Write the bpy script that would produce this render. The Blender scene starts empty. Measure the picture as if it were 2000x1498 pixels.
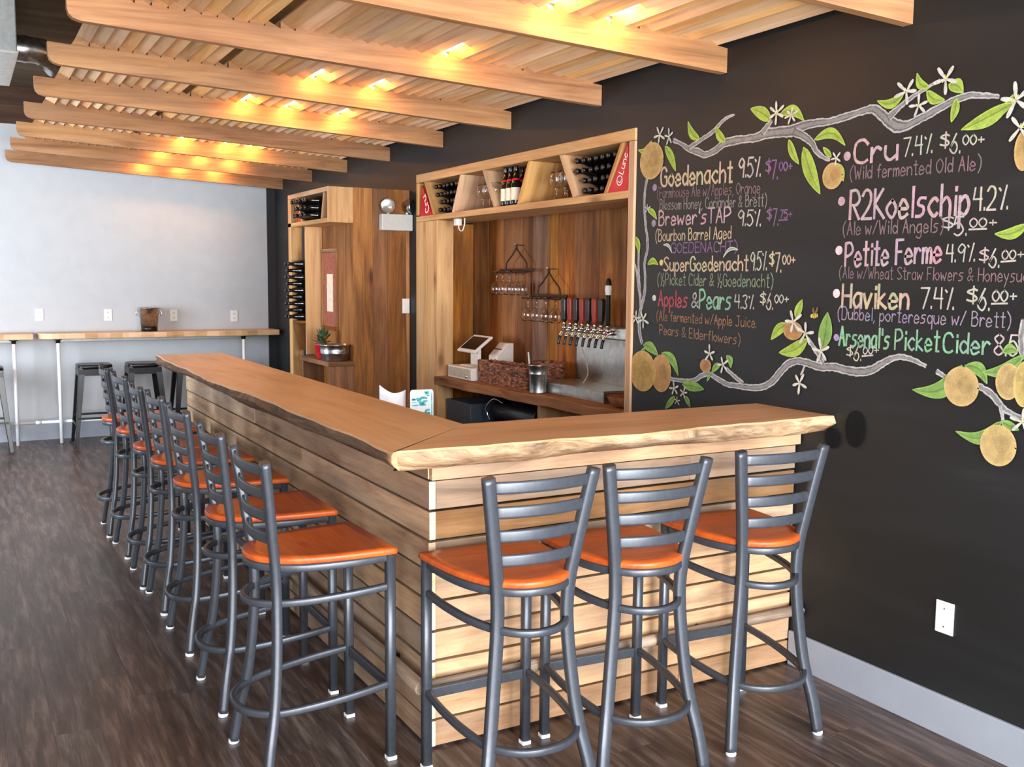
import bpy, math, random
from mathutils import Vector, Matrix
random.seed(7)
S = bpy.context.scene
C = S.collection

# ------------------------------------------------------------------ camera
FPX = 1934.6
YAW, PITCH, ROLL = -0.5091, -0.1046, 0.0086
CAM = Vector((-1.327, -2.934, 1.590))
def _basis():
    cy, sy = math.cos(YAW), math.sin(YAW)
    F = Vector((-sy, cy, 0)); R = Vector((cy, sy, 0)); U = Vector((0, 0, 1))
    cp, sp = math.cos(PITCH), math.sin(PITCH)
    F2 = F*cp + U*sp; U2 = U*cp - F*sp
    cr, sr = math.cos(ROLL), math.sin(ROLL)
    return R*cr + U2*sr, U2*cr - R*sr, F2
RR, UU, FF = _basis()
cam_data = bpy.data.cameras.new('camera')
cam = bpy.data.objects.new('camera', cam_data); C.objects.link(cam)
cam.matrix_world = Matrix(((RR.x, UU.x, -FF.x, CAM.x), (RR.y, UU.y, -FF.y, CAM.y), (RR.z, UU.z, -FF.z, CAM.z), (0, 0, 0, 1)))
cam_data.sensor_width = 36.0
cam_data.lens = FPX/2000*36.0
cam_data.clip_start = 0.05
S.camera = cam

# ------------------------------------------------------------------ world, lights, exposure
S.view_settings.view_transform = 'Standard'
S.view_settings.look = 'None'
S.view_settings.gamma = 1.0
S.view_settings.exposure = 0.75
world = bpy.data.worlds.new('daylight'); S.world = world
world.use_nodes = True
wb = world.node_tree.nodes['Background']
wb.inputs[0].default_value = (0.80, 0.90, 1.0, 1); wb.inputs[1].default_value = 1.0

def area(name, loc, target, sx, sy, power, col):
    d = bpy.data.lights.new(name, 'AREA'); d.shape = 'RECTANGLE'; d.size = sx; d.size_y = sy
    d.energy = power; d.color = col
    o = bpy.data.objects.new(name, d); C.objects.link(o); o.location = loc
    o.rotation_euler = (Vector(target)-Vector(loc)).to_track_quat('-Z', 'Y').to_euler()
    return o
# daylight through the two shop windows and the glazed door in the front wall behind the camera
FRONT_Y = -5.6
area('daylight_window_left', (-2.55, FRONT_Y+0.12, 1.55), (-2.55, 0, 1.45), 2.5, 2.3, 200, (0.92, 0.96, 1.0))
area('daylight_window_right', (0.25, FRONT_Y+0.12, 1.55), (0.25, 0, 1.45), 2.3, 2.3, 330, (0.92, 0.96, 1.0))
# added upward fill lamp inside the front windows, brightens the pergola slats
area('upward_fill', (-1.2, FRONT_Y+0.15, 0.55), (-0.6, -2.2, 2.9), 5.0, 0.5, 170, (1.0, 0.95, 0.88))
# daylight through the side window in the left wall
area('daylight_window_side', (-4.05, 4.4, 1.5), (-1.0, 7.6, 0.3), 2.3, 1.7, 190, (0.82, 0.91, 1.0))

# ------------------------------------------------------------------ dimensions
XW = 1.653        # face of the black wall
YB = 7.60         # back wall
ZC = 3.34         # ceiling
XL = -4.2         # left wall
BL = 3.973        # long side of the bar
BW = 1.645        # short side of the bar
ZT = 1.07         # bar top

# ------------------------------------------------------------------ materials
def new_mat(name):
    m = bpy.data.materials.new(name); m.use_nodes = True
    nt = m.node_tree; b = nt.nodes['Principled BSDF']
    return m, nt, b
def srgb(r, g, b):
    f = lambda c: ((c/255.0)/12.92 if c/255.0 <= 0.04045 else ((c/255.0+0.055)/1.055)**2.4)
    return (f(r), f(g), f(b), 1)
def ramp(nt, stops):
    n = nt.nodes.new('ShaderNodeValToRGB'); cr = n.color_ramp
    while len(cr.elements) < len(stops): cr.elements.new(0.5)
    for e, (p, c) in zip(cr.elements, stops): e.position = p; e.color = c
    return n
def N(nt, t, **kw):
    n = nt.nodes.new(t)
    for k, v in kw.items():
        if k in n.inputs: n.inputs[k].default_value = v
        else: setattr(n, k, v)
    return n
def mixrgb(nt, a, b, fac, mode='MIX'):
    n = nt.nodes.new('ShaderNodeMix'); n.data_type = 'RGBA'; n.blend_type = mode
    for sock, v in ((n.inputs[0], fac), (n.inputs[6], a), (n.inputs[7], b)):
        if hasattr(v, 'links'): nt.links.new(v, sock)
        else: sock.default_value = v
    return n.outputs[2]

def plain(name, col, rough=0.5, metal=0.0, coat=0.0, spec=0.5, var=0.06, nscale=30.0, bump=0.0):
    m, nt, b = new_mat(name)
    tc = N(nt, 'ShaderNodeTexCoord'); no = N(nt, 'ShaderNodeTexNoise', Scale=nscale, Detail=4.0)
    nt.links.new(tc.outputs['Object'], no.inputs['Vector'])
    lo = tuple(c*(1-var*2) for c in col[:3])+(1,); hi = tuple(min(1, c*(1+var*2)) for c in col[:3])+(1,)
    r = ramp(nt, [(0.3, lo), (0.7, hi)])
    nt.links.new(no.outputs['Fac'], r.inputs[0]); nt.links.new(r.outputs[0], b.inputs['Base Color'])
    b.inputs['Roughness'].default_value = rough; b.inputs['Metallic'].default_value = metal
    b.inputs['Coat Weight'].default_value = coat; b.inputs['Specular IOR Level'].default_value = spec
    if bump:
        bp = N(nt, 'ShaderNodeBump', Strength=bump, Distance=0.003)
        nt.links.new(no.outputs['Fac'], bp.inputs['Height']); nt.links.new(bp.outputs[0], b.inputs['Normal'])
    return m

def wood(name, dark, mid, light, rough=0.6, coat=0.0, along=1.6, across=16.0, dist=1.1, knots=0.0, tintamt=0.5, grey=0.0, bump=0.25, stain=0.3, spec=0.35):
    """boards: u runs along the grain, v across, in metres; 'tint' carries each board's own tone"""
    m, nt, b = new_mat(name); L = nt.links.new
    uv = N(nt, 'ShaderNodeUVMap'); uv.uv_map = 'uv'
    mp = N(nt, 'ShaderNodeMapping'); mp.inputs['Scale'].default_value = (along, across, 1)
    L(uv.outputs[0], mp.inputs[0])
    n1 = N(nt, 'ShaderNodeTexNoise', Scale=1.0, Detail=7.0, Roughness=0.62, Distortion=dist); L(mp.outputs[0], n1.inputs['Vector'])
    mp2 = N(nt, 'ShaderNodeMapping'); mp2.inputs['Scale'].default_value = (along*3.5, across*9, 1); L(uv.outputs[0], mp2.inputs[0])
    n2 = N(nt, 'ShaderNodeTexNoise', Scale=1.0, Detail=4.0, Roughness=0.6); L(mp2.outputs[0], n2.inputs['Vector'])
    mp3 = N(nt, 'ShaderNodeMapping'); mp3.inputs['Scale'].default_value = (1.3, 3.5, 1); L(uv.outputs[0], mp3.inputs[0])
    n3 = N(nt, 'ShaderNodeTexNoise', Scale=1.0, Detail=3.0); L(mp3.outputs[0], n3.inputs['Vector'])
    add = N(nt, 'ShaderNodeMath', operation='MULTIPLY_ADD'); L(n2.outputs['Fac'], add.inputs[0]); add.inputs[1].default_value = 0.35; L(n1.outputs['Fac'], add.inputs[2])
    sub = N(nt, 'ShaderNodeMath', operation='SUBTRACT'); L(add.outputs[0], sub.inputs[0]); sub.inputs[1].default_value = 0.17
    r = ramp(nt, [(0.28, dark), (0.5, mid), (0.72, light)]); L(sub.outputs[0], r.inputs[0])
    col = r.outputs[0]
    st = ramp(nt, [(0.42, (1, 1, 1, 1)), (0.75, (1-stain, 1-stain*1.05, 1-stain*1.1, 1))]); L(n3.outputs['Fac'], st.inputs[0])
    col = mixrgb(nt, col, st.outputs[0], 1.0, 'MULTIPLY')
    if grey:
        g = ramp(nt, [(0.45, (0, 0, 0, 1)), (0.7, (1, 1, 1, 1))])
        mp4 = N(nt, 'ShaderNodeMapping'); mp4.inputs['Scale'].default_value = (0.9, 6, 1); mp4.inputs['Location'].default_value = (3.1, 7.7, 0); L(uv.outputs[0], mp4.inputs[0])
        n4 = N(nt, 'ShaderNodeTexNoise', Scale=1.0, Detail=4.0); L(mp4.outputs[0], n4.inputs['Vector']); L(n4.outputs['Fac'], g.inputs[0])
        mul = N(nt, 'ShaderNodeMath', operation='MULTIPLY'); L(g.outputs[0], mul.inputs[0]); mul.inputs[1].default_value = grey
        col = mixrgb(nt, col, srgb(128, 118, 106), mul.outputs[0])
    if knots:
        mk = N(nt, 'ShaderNodeMapping'); mk.inputs['Scale'].default_value = (1.9, 5.2, 1); L(uv.outputs[0], mk.inputs[0])
        vo = N(nt, 'ShaderNodeTexVoronoi', Scale=1.0, Randomness=1.0); L(mk.outputs[0], vo.inputs['Vector'])
        kr = ramp(nt, [(0.05, (0.10, 0.05, 0.03, 1)), (0.13, (0.75, 0.6, 0.5, 1)), (0.2, (1, 1, 1, 1))]); L(vo.outputs['Distance'], kr.inputs[0])
        col = mixrgb(nt, col, kr.outputs[0], knots, 'MULTIPLY')
    at = N(nt, 'ShaderNodeAttribute'); at.attribute_name = 'tint'
    sep = N(nt, 'ShaderNodeSeparateColor'); L(at.outputs['Color'], sep.inputs[0])
    hs = N(nt, 'ShaderNodeHueSaturation')
    mr = N(nt, 'ShaderNodeMapRange'); mr.inputs[3].default_value = 1-tintamt*0.62; mr.inputs[4].default_value = 1+tintamt*0.5; L(sep.outputs[0], mr.inputs[0]); L(mr.outputs[0], hs.inputs['Value'])
    mh = N(nt, 'ShaderNodeMapRange'); mh.inputs[3].default_value = 0.494; mh.inputs[4].default_value = 0.506; L(sep.outputs[1], mh.inputs[0]); L(mh.outputs[0], hs.inputs['Hue'])
    ms = N(nt, 'ShaderNodeMapRange'); ms.inputs[3].default_value = 0.75; ms.inputs[4].default_value = 1.12; L(sep.outputs[2], ms.inputs[0]); L(ms.outputs[0], hs.inputs['Saturation'])
    L(col, hs.inputs['Color']); L(hs.outputs[0], b.inputs['Base Color'])
    b.inputs['Roughness'].default_value = rough; b.inputs['Coat Weight'].default_value = coat; b.inputs['Coat Roughness'].default_value = 0.25
    b.inputs['Specular IOR Level'].default_value = spec
    if bump:
        bp = N(nt, 'ShaderNodeBump', Strength=bump, Distance=0.004); L(sub.outputs[0], bp.inputs['Height']); L(bp.outputs[0], b.inputs['Normal'])
    return m

M = {}
M['barwood'] = wood('reclaimed_bar_wood', srgb(138, 102, 70), srgb(178, 138, 98), srgb(200, 162, 120), rough=0.75, across=10, knots=0.4, tintamt=0.75, grey=0.5, stain=0.3)
M['cutend'] = plain('pale_cut_board_end', srgb(236, 208, 168), rough=0.7, nscale=80)
M['counter'] = wood('oiled_slab_wood', srgb(196, 144, 96), srgb(218, 168, 120), srgb(228, 186, 142), rough=0.42, coat=0.1, along=1.1, across=9, tintamt=0.25, stain=0.22, bump=0.04, spec=0.5)
M['bark'] = wood('live_edge_bark', srgb(92, 66, 46), srgb(178, 140, 100), srgb(226, 196, 152), rough=0.9, along=6, across=26, tintamt=0.3, grey=0.8, stain=0.55, bump=0.9)
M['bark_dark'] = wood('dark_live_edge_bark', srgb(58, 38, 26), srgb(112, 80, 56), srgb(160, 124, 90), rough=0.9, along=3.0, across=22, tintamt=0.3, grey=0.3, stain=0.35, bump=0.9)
M['joist'] = wood('joist_wood', srgb(128, 84, 46), srgb(168, 116, 68), srgb(192, 142, 90), rough=0.7, along=0.9, across=9, knots=0.3, tintamt=0.35, stain=0.3, grey=0.2)
M['slat'] = wood('pale_slat_wood', srgb(202, 152, 100), srgb(226, 180, 128), srgb(236, 198, 152), rough=0.7, along=0.8, across=12, knots=0.25, tintamt=0.4, stain=0.12, bump=0.1)
M['oldplank'] = wood('old_brown_plank_wood', srgb(90, 52, 27), srgb(142, 90, 48), srgb(176, 120, 72), rough=0.7, along=1.0, across=9, knots=0.8, tintamt=0.6, stain=0.45, grey=0.1)
M['pine'] = wood('new_pine_board', srgb(160, 112, 64), srgb(196, 148, 92), srgb(212, 168, 112), rough=0.65, along=0.9, across=12, knots=0.6, tintamt=0.3, stain=0.2, bump=0.1)
M['floor'] = wood('dark_floor_plank', srgb(50, 36, 32), srgb(86, 68, 61), srgb(132, 114, 106), rough=0.36, dist=0.25, along=2.6, across=24, tintamt=0.22, stain=0.4, bump=0.08, spec=0.5)
M['ceiling'] = wood('dark_ceiling_boards', srgb(62, 50, 36), srgb(84, 70, 52), srgb(98, 84, 64), rough=0.85, along=0.8, across=8, tintamt=0.25)
M['header'] = wood('dark_header_beam', srgb(50, 33, 22), srgb(72, 47, 31), srgb(92, 62, 42), rough=0.8, along=0.8, across=9)
M['pole'] = wood('weathered_pole_wood', srgb(112, 92, 78), srgb(172, 146, 126), srgb(214, 192, 170), rough=0.75, along=2, across=18, grey=0.5)
M['stool_metal'] = plain('charcoal_powder_coat', srgb(66, 70, 78), rough=0.36, metal=0.35, spec=0.5, var=0.05, nscale=60)
M['seat'] = wood('cherry_stained_seat', srgb(156, 56, 2), srgb(190, 78, 3), srgb(208, 98, 8), rough=0.38, coat=0.08, along=2.2, across=14, tintamt=0.2, stain=0.15, bump=0.03, spec=0.3)
M['glide'] = plain('white_plastic', srgb(232, 234, 238), rough=0.4)
M['white'] = plain('white_plate', srgb(222, 222, 218), rough=0.45, var=0.02)
M['housing'] = plain('grey_white_housing', srgb(176, 176, 172), rough=0.5, var=0.02)
M['paper'] = plain('white_paper', srgb(244, 246, 250), rough=0.8, var=0.02)
M['black'] = plain('black_enamel', srgb(20, 20, 23), rough=0.32, spec=0.5)
M['blackmetal'] = plain('black_painted_steel', srgb(15, 15, 17), rough=0.3)
M['slate'] = plain('slate_blue_panel', srgb(58, 66, 78), rough=0.5)
M['steel'] = plain('brushed_steel', srgb(196, 194, 188), rough=0.3, metal=1.0, var=0.08, nscale=25)
M['chrome'] = plain('chrome', srgb(225, 225, 225), rough=0.08, metal=1.0, var=0.02)
M['galv'] = plain('galvanised_steel', srgb(190, 192, 194), rough=0.28, metal=1.0, var=0.15, nscale=40)
M['iron'] = plain('rusty_iron', srgb(62, 40, 28), rough=0.7, metal=0.4, var=0.2)
M['pipe'] = plain('white_pipe_metal', srgb(236, 237, 240), rough=0.3, metal=0.0, var=0.02)
M['red'] = plain('red_card', srgb(186, 22, 34), rough=0.5, var=0.06)
M['redhandle'] = plain('red_wood_handle', srgb(142, 38, 22), rough=0.4)
M['teal'] = plain('teal_print', srgb(86, 196, 206), rough=0.7, var=0.3, nscale=45)
M['screen'] = plain('dark_screen', srgb(38, 28, 26), rough=0.2)
M['offwhite'] = plain('off_white_plastic', srgb(226, 216, 208), rough=0.45, var=0.03)
M['beige'] = plain('beige_drawer_front', srgb(176, 168, 148), rough=0.5)
M['label'] = plain('cream_label', srgb(224, 210, 188), rough=0.6)
M['bottle'] = plain('dark_bottle_glass', srgb(14, 12, 12), rough=0.08, spec=0.7, var=0.0)
M['greywall'] = plain('grey_painted_wall', srgb(182, 183, 186), rough=0.85, var=0.015, nscale=8, spec=0.2)
M['greybase'] = plain('grey_painted_baseboard', srgb(150, 156, 168), rough=0.45, var=0.02, nscale=8)
M['sidewall'] = plain('pale_side_wall', srgb(186, 184, 180), rough=0.85, var=0.02)
M['darkwall'] = plain('black_back_wall', srgb(38, 36, 38), rough=0.8, var=0.05, nscale=6)
M['ductgrey'] = plain('grey_duct_sheet', srgb(150, 154, 154), rough=0.45, metal=0.5)
M['leafgreen'] = plain('plant_green', srgb(46, 66, 34), rough=0.6, var=0.25)
M['corktan'] = plain('red_brown_board', srgb(150, 84, 62), rough=0.75, var=0.15)
M['brass'] = plain('brass', srgb(190, 150, 80), rough=0.3, metal=1.0)

def wicker():
    m, nt, b = new_mat('woven_seagrass'); L = nt.links.new
    tc = N(nt, 'ShaderNodeTexCoord'); mp = N(nt, 'ShaderNodeMapping'); mp.inputs['Scale'].default_value = (30, 30, 75); L(tc.outputs['Object'], mp.inputs[0])
    no = N(nt, 'ShaderNodeTexNoise', Scale=1.0, Detail=3.0, Distortion=0.6); L(mp.outputs[0], no.inputs['Vector'])
    r = ramp(nt, [(0.33, srgb(52, 24, 16)), (0.52, srgb(124, 70, 46)), (0.72, srgb(184, 128, 96))]); L(no.outputs['Fac'], r.inputs[0]); L(r.outputs[0], b.inputs['Base Color'])
    bp = N(nt, 'ShaderNodeBump', Strength=0.8, Distance=0.01); L(no.outputs['Fac'], bp.inputs['Height']); L(bp.outputs[0], b.inputs['Normal'])
    b.inputs['Roughness'].default_value = 0.75
    return m
M['wicker'] = wicker()

def glass():
    m, nt, b = new_mat('clear_glass')
    b.inputs['Base Color'].default_value = (1, 1, 1, 1); b.inputs['Transmission Weight'].default_value = 1.0
    b.inputs['Roughness'].default_value = 0.0; b.inputs['IOR'].default_value = 1.42
    return m
M['glass'] = glass()

def chalkwall():
    m, nt, b = new_mat('black_chalkboard_paint'); L = nt.links.new
    tc = N(nt, 'ShaderNodeTexCoord')
    mp = N(nt, 'ShaderNodeMapping'); mp.inputs['Scale'].default_value = (1, 0.35, 2.6); mp.inputs['Rotation'].default_value = (0.1, 0, 0); L(tc.outputs['Object'], mp.inputs[0])
    no = N(nt, 'ShaderNodeTexNoise', Scale=1.6, Detail=5.0, Roughness=0.6, Distortion=0.5); L(mp.outputs[0], no.inputs['Vector'])
    r = ramp(nt, [(0.40, srgb(24, 25, 26)), (0.62, srgb(31, 32, 34)), (0.80, srgb(48, 50, 52))]); L(no.outputs['Fac'], r.inputs[0]); L(r.outputs[0], b.inputs['Base Color'])
    b.inputs['Roughness'].default_value = 0.55; b.inputs['Specular IOR Level'].default_value = 0.4
    return m
M['chalkwall'] = chalkwall()

def chalk():
    m, nt, b = new_mat('chalk'); L = nt.links.new
    at = N(nt, 'ShaderNodeAttribute'); at.attribute_name = 'tint'
    tc = N(nt, 'ShaderNodeTexCoord')
    n1 = N(nt, 'ShaderNodeTexNoise', Scale=260.0, Detail=2.0); L(tc.outputs['Object'], n1.inputs['Vector'])
    n2 = N(nt, 'ShaderNodeTexNoise', Scale=30.0, Detail=3.0); L(tc.outputs['Object'], n2.inputs['Vector'])
    ad = N(nt, 'ShaderNodeMath', operation='ADD'); L(n1.outputs['Fac'], ad.inputs[0]); L(n2.outputs['Fac'], ad.inputs[1])
    r = ramp(nt, [(0.40, (0.30,)*3+(1,)), (0.56, (0, 0, 0, 1))])
    hv = N(nt, 'ShaderNodeMath', operation='MULTIPLY'); L(ad.outputs[0], hv.inputs[0]); hv.inputs[1].default_value = 0.5; L(hv.outputs[0], r.inputs[0])
    col = mixrgb(nt, at.outputs['Color'], srgb(30, 30, 31), r.outputs[0]); L(col, b.inputs['Base Color'])
    b.inputs['Roughness'].default_value = 0.95; b.inputs['Specular IOR Level'].default_value = 0.1
    return m
M['chalk'] = chalk()

def emissive(name, col, s):
    m, nt, b = new_mat(name)
    b.inputs['Base Color'].default_value = col; b.inputs['Emission Color'].default_value = col; b.inputs['Emission Strength'].default_value = s
    return m
M['bulb'] = emissive('warm_bulb_glow', (1.0, 0.58, 0.18, 1), 16.0)

# ------------------------------------------------------------------ mesh helpers
def tint():
    return (random.random(), random.random(), random.random(), 1)
class MB:
    def __init__(s): s.v = []; s.f = []; s.uv = []; s.t = []; s.m = []; s.sm = []
    def face(s, idx, uvs=None, t=None, mi=0, smooth=False):
        s.f.append(idx); s.uv.append(uvs or [(0, 0)]*len(idx)); s.t.append(t or (0.5, 0.5, 0.5, 1)); s.m.append(mi); s.sm.append(smooth)
    def hexa(s, p, ax=None, t=None, mi=0):
        """p: 8 corners, index bits x=1,y=2,z=4. ax: 0/1/2 grain axis"""
        b = len(s.v); s.v += [Vector(q) for q in p]
        ds = [(Vector(p[1])-Vector(p[0])), (Vector(p[2])-Vector(p[0])), (Vector(p[4])-Vector(p[0]))]
        ln = [d.length for d in ds]
        if ax is None: ax = max(range(3), key=lambda i: ln[i])
        t = t or tint(); ou, ov = random.random()*40, random.random()*40
        for fi, (k, q) in enumerate(((0, (0, 4, 6, 2)), (0, (1, 3, 7, 5)), (1, (0, 1, 5, 4)), (1, (2, 6, 7, 3)), (2, (0, 2, 3, 1)), (2, (4, 5, 7, 6)))):
            uvs = []
            for i in q:
                c = [ln[a] if (i >> a) & 1 else 0 for a in range(3)]
                rest = [a for a in range(3) if a != k]
                if ax in rest: u = c[ax]; v = c[[a for a in rest if a != ax][0]]
                else: u = c[rest[0]]*0.2; v = c[rest[1]]
                uvs.append((u+ou, v+ov+fi*0.37))
            s.face([b+i for i in q], uvs, t, mi)
        return s
    def box(s, x0, x1, y0, y1, z0, z1, ax=None, t=None, mi=0):
        return s.hexa([((x1 if i & 1 else x0), (y1 if i & 2 else y0), (z1 if i & 4 else z0)) for i in range(8)], ax, t, mi)
    def obox(s, o, a, b, c, ax=None, t=None, mi=0):
        o, a, b, c = Vector(o), Vector(a), Vector(b), Vector(c)
        return s.hexa([o+(a if i & 1 else a*0)+(b if i & 2 else b*0)+(c if i & 4 else c*0) for i in range(8)], ax, t, mi)
    def rings(s, rings, cap0=True, cap1=True, closed=False, smooth=True, t=None, mi=0):
        t = t or tint(); n = len(rings[0]); b = len(s.v); ou, ov = random.random()*40, random.random()*40
        for r in rings: s.v += [Vector(p) for p in r]
        ul = [0]
        for i in range(1, len(rings)): ul.append(ul[-1]+(Vector(rings[i][0])-Vector(rings[i-1][0])).length)
        vl = [0]
        for j in range(1, n+1): vl.append(vl[-1]+(Vector(rings[0][j % n])-Vector(rings[0][j-1])).length)
        m = len(rings)
        for i in range(m if closed else m-1):
            i2 = (i+1) % m
            for j in range(n):
                j2 = (j+1) % n
                s.face([b+i*n+j, b+i*n+j2, b+i2*n+j2, b+i2*n+j], [(ul[i]+ou, vl[j]+ov), (ul[i]+ou, vl[j+1]+ov), (ul[i2]+ou, vl[j+1]+ov), (ul[i2]+ou, vl[j]+ov)], t, mi, smooth)
        if not closed:
            for cap, i in ((cap0, 0), (cap1, m-1)):
                if cap:
                    idx = [b+i*n+j for j in range(n)]
                    if i == 0: idx.reverse()
                    s.face(idx, [(s.v[k].x*0.3+s.v[k].z*0.3+ou, s.v[k].y+s.v[k].z+ov) for k in idx], t, mi)
        return s
    def tube(s, path, r, n=10, closed=False, sec=None, up=None, t=None, mi=0, cap=True):
        """sec: optional (half a, half b) for a rounded rectangular section; r may be a list"""
        P = [Vector(p) for p in path]; m = len(P); rings = []; prev = None
        for i, p in enumerate(P):
            if closed: d = P[(i+1) % m]-P[i-1]
            else: d = P[min(i+1, m-1)]-P[max(i-1, 0)]
            d.normalize()
            if up is not None:
                a = Vector(up)-d*Vector(up).dot(d); a.normalize()
            elif prev is None:
                a = Vector((0, 0, 1)) if abs(d.z) < 0.9 else Vector((1, 0, 0)); a = (a-d*a.dot(d)).normalized()
            else: a = (prev-d*prev.dot(d)).normalized()
            prev = a; b = d.cross(a)
            ri = r[i] if isinstance(r, (list, tuple)) else r
            ring = []
            for k in range(n):
                th = 2*math.pi*k/n; c_, s_ = math.cos(th), math.sin(th)
                if sec:
                    e = 0.45; c_ = math.copysign(abs(c_)**e, c_)*sec[0]; s_ = math.copysign(abs(s_)**e, s_)*sec[1]
                else: c_ *= ri; s_ *= ri
                ring.append(p+a*c_+b*s_)
            rings.append(ring)
        return s.rings(rings, cap, cap, closed, True, t, mi)
    def lathe(s, prof, o=(0, 0, 0), axis=(0, 0, 1), n=20, t=None, mi=0, cap0=True, cap1=True):
        z = Vector(axis).normalized(); x = Vector((1, 0, 0)) if abs(z.x) < 0.9 else Vector((0, 1, 0)); x = (x-z*x.dot(z)).normalized(); y = z.cross(x); o = Vector(o)
        return s.rings([[o+z*h+(x*math.cos(2*math.pi*k/n)+y*math.sin(2*math.pi*k/n))*max(r, 0.0004) for k in range(n)] for r, h in prof], cap0, cap1, False, True, t, mi)
    def prism(s, poly, ex, t=None, mi=0, ax=None):
        """closed polygon (3d points) extruded by ex; u runs along poly's longest direction or ax vector"""
        t = t or tint(); P = [Vector(p) for p in poly]; ex = Vector(ex); n = len(P); b = len(s.v)
        ou, ov = random.random()*40, random.random()*40
        A = Vector(ax).normalized() if ax else (P[1]-P[0]).normalized()
        nn = ex.normalized(); B = nn.cross(A)
        if B.length < 0.1: B = (P[1]-P[0]).normalized()
        s.v += P+[p+ex for p in P]
        uv = lambda p: (p.dot(A)+ou, p.dot(B)+ov)
        s.face([b+i for i in range(n)][::-1], [uv(P[i]) for i in range(n)][::-1], t, mi)
        s.face([b+n+i for i in range(n)], [uv(P[i]) for i in range(n)], t, mi)
        for i in range(n):
            j = (i+1) % n; q = [P[i], P[j], P[j]+ex, P[i]+ex]
            if abs(ex.normalized().dot(A)) > 0.9: us = [(p.dot(A)+ou, (P[i]-P[0]).length+ov+(0 if k in (0, 3) else (P[j]-P[i]).length)) for k, p in enumerate(q)]
            else: us = [(p.dot(A)+ou, p.dot(nn)+ov+5) for p in q]
            s.face([b+i, b+j, b+n+j, b+n+i], us, t, mi)
        return s
    def build(s, name, mat, parent=None, bevel=0.0, seg=2):
        off = Vector((0, 0, 0)); q = parent
        while q is not None: off += Vector(q.location); q = q.parent      # shapes are given in place; a part is stored about its thing's base
        me = bpy.data.meshes.new(name); me.from_pydata([tuple(v-off) for v in s.v], [], s.f)
        me.uv_layers.new(name='uv'); me.color_attributes.new('tint', 'FLOAT_COLOR', 'CORNER')
        me.uv_layers['uv'].data.foreach_set('uv', [c for uvs in s.uv for q in uvs for c in q])
        me.color_attributes['tint'].data.foreach_set('color', [c for uvs, t in zip(s.uv, s.t) for q in uvs for c in t])
        me.polygons.foreach_set('material_index', s.m); me.polygons.foreach_set('use_smooth', s.sm)
        for m_ in (mat if isinstance(mat, (list, tuple)) else [mat]): me.materials.append(M[m_])
        me.validate(); me.update()
        o = bpy.data.objects.new(name, me); C.objects.link(o)
        if parent: o.parent = parent
        if bevel:
            bm = o.modifiers.new('bevel', 'BEVEL'); bm.width = bevel; bm.segments = seg; bm.limit_method = 'ANGLE'; bm.angle_limit = 0.7
        return o
def fix_normals(o):
    import bmesh
    bm = bmesh.new(); bm.from_mesh(o.data); bmesh.ops.recalc_face_normals(bm, faces=bm.faces); bm.to_mesh(o.data); bm.free()
    return o
def tag(o, label=None, cat=None, group=None, kind=None):
    if label: o['label'] = label
    if cat: o['category'] = cat
    if group: o['group'] = group
    if kind: o['kind'] = kind
    return o
def thing(name, label, cat, loc=(0, 0, 0), rz=0.0, group=None):
    o = bpy.data.objects.new(name, None); C.objects.link(o); o.empty_display_size = 0.05
    o.location = loc; o.rotation_euler = (0, 0, rz)
    return tag(o, label, cat, group)
KIDS = {}
def kids(o): return [c for c in C.objects if c.parent == o]
def dup(root, loc=None, rz=None, rot=None, label=None, group=None):
    def cp(o, par):
        c = o.copy(); C.objects.link(c)
        if par: c.parent = par
        if o.name not in KIDS: KIDS[o.name] = kids(o)
        for k in KIDS[o.name]: cp(k, c)
        return c
    r = cp(root, None)
    if loc is not None: r.location = loc
    if rz is not None: r.rotation_euler = (0, 0, rz)
    if rot is not None: r.rotation_euler = rot
    if label: r['label'] = label
    if group: r['group'] = group
    return r
def struct(o, label=None):
    return tag(o, label, None, None, 'structure')
def catmull(pts, n=6, closed=False):
    P = [Vector(p) for p in pts]; out = []; m = len(P)
    for i in range(m if closed else m-1):
        p0 = P[i-1] if (closed or i > 0) else P[0]; p1 = P[i]; p2 = P[(i+1) % m]; p3 = P[(i+2) % m] if (closed or i+2 < m) else P[-1]
        for k in range(n):
            t = k/n
            out.append(0.5*((2*p1)+(p2-p0)*t+(2*p0-5*p1+4*p2-p3)*t*t+(3*p1-p0-3*p2+p3)*t**3))
    if not closed: out.append(P[-1])
    return out
# a pixel of the 2000x1498 photograph turned into the point of a real plane it shows
def px(u, v, axis, val):
    d = RR*((u-1000)/FPX)-UU*((v-749)/FPX)+FF
    return CAM+d*((val-CAM[axis])/d[axis])

# ================================================================== the setting
mb = MB()
y = -6.0
xs = XL-0.2; k = 0
while xs < XW+0.9:                       # floor boards run towards the back wall
    yy = FRONT_Y-0.2-random.random()*1.2
    while yy < YB+0.3:
        ln = 1.22
        mb.box(xs, xs+0.1496, yy, min(yy+ln, YB+0.3)-0.0004, -0.05, 0, ax=1); yy += ln
    xs += 0.15
struct(mb.build('floor', 'floor'))
mb = MB(); mb.box(XL-0.3, XW+0.9, FRONT_Y-0.3, YB+0.3, -0.12, -0.051, t=(0, 0, 0, 1)); struct(mb.build('floor_base', 'black'))

mb = MB(); yy = FRONT_Y-0.2
while yy < YB:
    mb.box(XL-0.2, XW+0.9, yy, yy+0.185, ZC, ZC+0.06, ax=0); yy += 0.187
struct(mb.build('ceiling', 'ceiling'))
mb = MB(); mb.box(XL, XW+0.4, YB-0.10, YB, 2.995, ZC, ax=0, t=(.5, .5, .5, 1)); struct(mb.build('trim_1', 'header'))

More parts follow.
